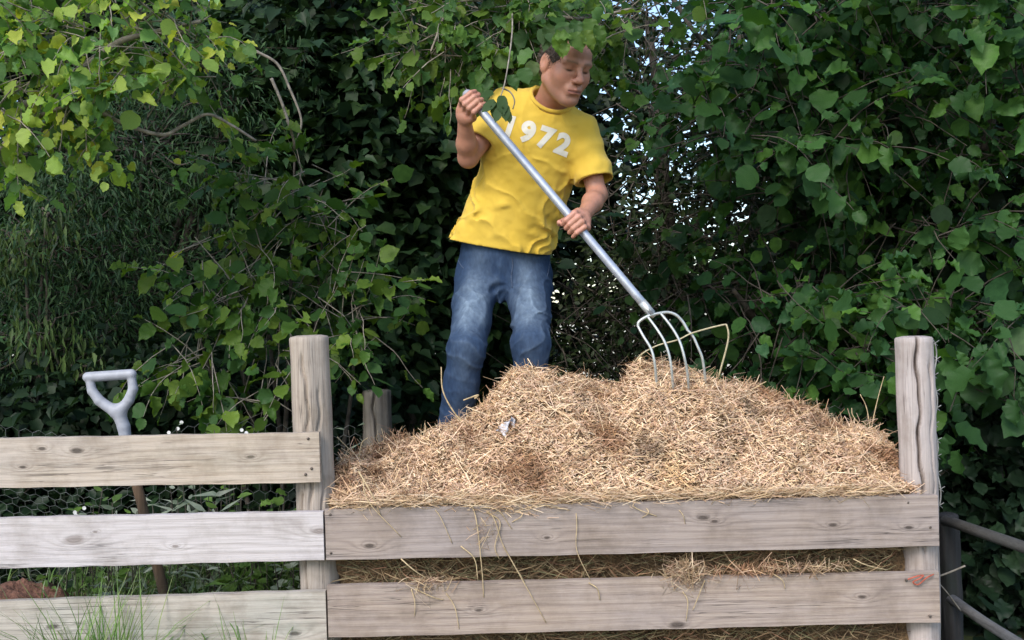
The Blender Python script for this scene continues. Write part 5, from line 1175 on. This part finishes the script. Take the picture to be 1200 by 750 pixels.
mass('ash_tree', 'slender ash with open crown behind the hawthorn', 'tree', (1.9, 8.6, 0), [(P(800, 250, 8.4), (0.9, 0.6, 0.9), 30), (P(820, 420, 8.2), (1.0, 0.6, 0.5), 26), (P(880, 150, 8.4), (0.6, 0.6, 0.9), 24), (P(740, 330, 8.4), (0.6, 0.6, 0.6), 34)], 'oval', 0.075, FARP, M['leafdark'], per=52, csz=0.22, bare=10)
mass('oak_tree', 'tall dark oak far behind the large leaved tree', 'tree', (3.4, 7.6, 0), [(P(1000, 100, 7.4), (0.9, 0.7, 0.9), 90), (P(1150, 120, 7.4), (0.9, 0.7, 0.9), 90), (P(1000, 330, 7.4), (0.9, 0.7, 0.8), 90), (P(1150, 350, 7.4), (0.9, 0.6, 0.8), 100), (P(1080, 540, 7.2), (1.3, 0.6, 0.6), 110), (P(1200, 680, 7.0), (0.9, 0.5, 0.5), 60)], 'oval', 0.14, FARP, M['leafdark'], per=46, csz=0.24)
# the slanting bare bough seen against the sky
g = Geo(); limb(g, [P(770, -30, 5.2), P(795, 8, 5.2), P(812, 35, 5.2), P(835, 60, 5.25), P(860, 70, 5.4), P(960, 120, 5.6)], 0.014, 0.009, 8)
tag(link('bough', g.out('bough', M['bark'])), 'bare dark bough slanting across the gap of bright sky', 'bough')

# ================================================================== LOW PLANTS AND GRASS
def blades(n, c, sx, sy, hmin, hmax, lean, w, pal, seed=0):
    rg = np.random.default_rng(seed); base = np.asarray(c) + np.stack([rg.normal(0, sx, n), rg.normal(0, sy, n), np.zeros(n)], -1)
    a = rg.uniform(0, 2 * math.pi, n); out = np.stack([np.cos(a), np.sin(a), np.zeros(n)], -1); h = rg.uniform(hmin, hmax, n); le = rg.uniform(0.2, 1, n) * lean; W = rg.uniform(0.6, 1.1, n) * w; sd_ = np.stack([-np.sin(a), np.cos(a), np.zeros(n)], -1)
    vs = np.zeros((n, 10, 3))
    for k in range(5):
        t = k / 4; p = base + out * (le * h * t ** 2)[:, None] + np.array([0, 0, 1]) * (h * (t - 0.38 * le * t ** 3))[:, None]; ww = (W * (1 - t ** 1.5) + 0.0003)[:, None]
        vs[:, 2 * k] = p - sd_ * ww; vs[:, 2 * k + 1] = p + sd_ * ww
    b = (np.arange(n) * 10)[:, None]; f = np.concatenate([b + np.array([[2 * k, 2 * k + 1, 2 * k + 3, 2 * k + 2]]) for k in range(4)])
    pal = np.array(pal); c_ = pal[rg.integers(0, len(pal), n)] * rg.uniform(0.8, 1.2, (n, 1)); return vs.reshape(-1, 3), f, np.repeat(c_, 10, axis=0)
GR = [(0.15, 0.27, 0.07), (0.12, 0.24, 0.07), (0.2, 0.31, 0.11), (0.26, 0.33, 0.14)]
def tuft(c, n, s, h0, h1, lean, label, seed, pal=GR, w=0.0045):
    v, f, cc = blades(n, (0, 0, -0.01), s, s * 0.6, h0, h1, lean, w, pal, seed); o = link('grass_tuft', mesh('grass_tuft', v, f, M['grass'], True, cc)); o.location = c
    return tag(o, label, 'grass', 'grass tufts in front of the boards')
g0 = P(110, 750, 2.98) * [1, 1, 0]
tuft(g0, 460, 0.06, 0.40, 0.70, 0.95, 'thick tuft of long green grass before the damp bottom board', 1)
tuft(P(60, 750, 3.02) * [1, 1, 0], 60, 0.07, 0.34, 0.56, 0.8, 'sparse tuft of grass close to the thick tuft', 2)
tuft(P(298, 750, 3.0) * [1, 1, 0], 50, 0.03, 0.36, 0.62, 0.6, 'thin tuft of grass before the board joint', 3)
v, f, cc = blades(5200, (0.0, 2.2, 0), 1.6, 0.42, 0.05, 0.22, 0.8, 0.003, GR, 9); tag(link('grass', mesh('grass', v, f, M['grass'], True, cc)), 'rough grass growing in front of the compost bay', 'grass', kind='stuff')
v, f, cc = blades(1900, (-1.05, 3.9, 0.22), 0.30, 0.22, 0.14, 0.42, 1.0, 0.0045, [(0.14, 0.24, 0.07), (0.2, 0.29, 0.12), (0.25, 0.31, 0.19), (0.10, 0.18, 0.06)], 12); tag(link('grass', mesh('grass', v, f, M['grass'], True, cc)), 'tangled grass and weeds in the bed behind the left boards', 'grass', kind='stuff')
# soil bed behind the left boards
M['redsoil'] = plain('red_brown_soil', (0.16, 0.075, 0.05), 0.95, 0, 0.35, 60, 1.0, 0.015)
v, f = sheet(-2.3, -0.62, 3.3, 4.6, 170, 130, lambda X, Y: 0.20 + 0.022 * fbm(np.stack([X * 22, Y * 22, X * 0 + 3], -1), 3) + 0.04 * fbm(np.stack([X * 5, Y * 5, X * 0], -1), 3) + 0.215 * np.exp(-((X + 1.70) / 0.38) ** 2 - ((Y - 3.62) / 0.22) ** 2) - 0.6 * np.clip((3.36 - Y) * 8, 0, 1) * 0.3)
tag(link('soil_bed', mesh('soil_bed', v, f, M['redsoil'])), kind='structure')
SILV = [(0.34, 0.40, 0.32), (0.27, 0.34, 0.25), (0.40, 0.45, 0.38)]; WEED = [(0.13, 0.23, 0.05), (0.16, 0.27, 0.07), (0.10, 0.18, 0.05)]
def weed(px, py, Y, kind, size, pal, n, hgt, label, spread=0.10, flowers=0, group='weeds behind the left boards'):
    top = P(px, py, Y); base = np.array([top[0], Y, 0.2]); t = tag(empty('weed', base), label, 'weed', group); LV, G, TR = Leaves(), Geo(), Geo()
    for i in range(max(3, n // 7)):
        tip = top + [RNG.normal(0, spread), RNG.normal(0, 0.05), RNG.uniform(-0.12, 0.02)]; mid = base * 0.5 + tip * 0.5 + [RNG.normal(0, 0.02), 0, 0]; limb(G, [base + [RNG.normal(0, 0.02), 0, 0], mid, tip], 0.003, 0.0015, 5)
        k = 9; ts = np.linspace(0.25, 1, k)[:, None]; p = base * (1 - ts) + tip * ts + RNG.normal(0, 0.006, (k, 3)); a = np.arange(k) * 2.4 + i
        d = nrm(np.stack([np.cos(a), np.sin(a) * 0.8 - 0.3, 0.35 + 0 * a], -1)); LV.add(p, d, nrm(np.stack([0 * a, -0.4 + 0 * a, 0.9 + 0 * a], -1) + RNG.normal(0, 0.25, (k, 3))), size * RNG.uniform(0.6, 1.1, k), pick(pal, k))
        if flowers and i < flowers:
            for j in range(3):
                q = tip + RNG.normal(0, 0.012, 3); gg = Geo()
                pet = []; ff = []
                for m_ in range(7):
                    an = m_ * 2 * math.pi / 7; r1 = 0.007; pet += [q + [0.0, -0.004, 0.0], q + [r1 * math.cos(an - 0.42), -0.005, r1 * math.sin(an - 0.42)], q + [r1 * math.cos(an + 0.42), -0.005, r1 * math.sin(an + 0.42)]]; ff.append((3 * m_, 3 * m_ + 1, 3 * m_ + 2))
                link('flower', mesh('flower', np.array(pet), ff, M['petal'], False), t)
    finish_tree(t, LV, G, kind, M['leaf'], 0, None, 'bark', crown_name='foliage')
M['petal'] = plain('white_petal', (0.75, 0.75, 0.72), 0.7, 0, 0.08, 60)
weed(208, 590, 3.75, 'narrow', 0.11, SILV, 42, 0.3, 'silvery narrow leaved weed between spade and plain post', 0.07)
weed(240, 570, 3.7, 'narrow', 0.10, SILV, 42, 0.3, 'second silvery narrow leaved weed towards the plain post', 0.05)
weed(320, 575, 3.65, 'hazel', 0.055, WEED, 60, 0.3, 'bushy green weed close to the plain round post', 0.06)
weed(285, 585, 3.75, 'oval', 0.06, WEED, 50, 0.3, 'low green weed beside the bushy weed', 0.06)
weed(95, 575, 3.7, 'oval', 0.04, WEED, 35, 0.3, 'small white flowered weed behind the pale board', 0.04, 2)
weed(222, 497, 3.8, 'oval', 0.03, SILV, 30, 0.3, 'tall white flowered weed rising beside the spade handle', 0.05, 3)
weed(265, 500, 3.85, 'oval', 0.03, WEED, 28, 0.3, 'slim tall weed with pale flowers right of the spade handle'.replace('right of', 'next to'), 0.05, 2)
weed(140, 600, 3.6, 'oval', 0.05, WEED + SILV, 40, 0.3, 'low mixed green weed at the spade shaft', 0.08)
weed(60, 655, 3.65, 'oval', 0.05, WEED, 40, 0.3, 'small green weed on the red soil heap', 0.06)
weed(270, 640, 3.6, 'narrow', 0.10, SILV + WEED, 50, 0.3, 'spreading grassy weed low behind the pale board', 0.12)
weed(405, 500, 4.0, 'narrow', 0.05, SILV, 40, 0.3, 'wiry grey weed between the plain post and the short dark post', 0.05, 2)

ORD = ('first', 'second', 'third', 'fourth', 'fifth', 'sixth', 'seventh')
for gap, spots in (('seen just below the pale board', ((330, 660), (300, 670), (255, 662), (240, 676), (215, 668), (165, 664), (120, 672))), ('seen just above the pale board', ((345, 590), (300, 592), (180, 592), (140, 588)))):
    for i_, (wx, wy) in enumerate(spots):
        weed(wx, wy, 3.5 + 0.04 * (i_ % 4), ('oval', 'hazel', 'narrow')[i_ % 3], (0.045, 0.05, 0.08)[i_ % 3], (SILV + WEED[:1], WEED, SILV)[i_ % 3], 40, 0.3, ORD[i_] + ' low weed from the plain post ' + gap, 0.06, 0, 'low weeds in the bed')
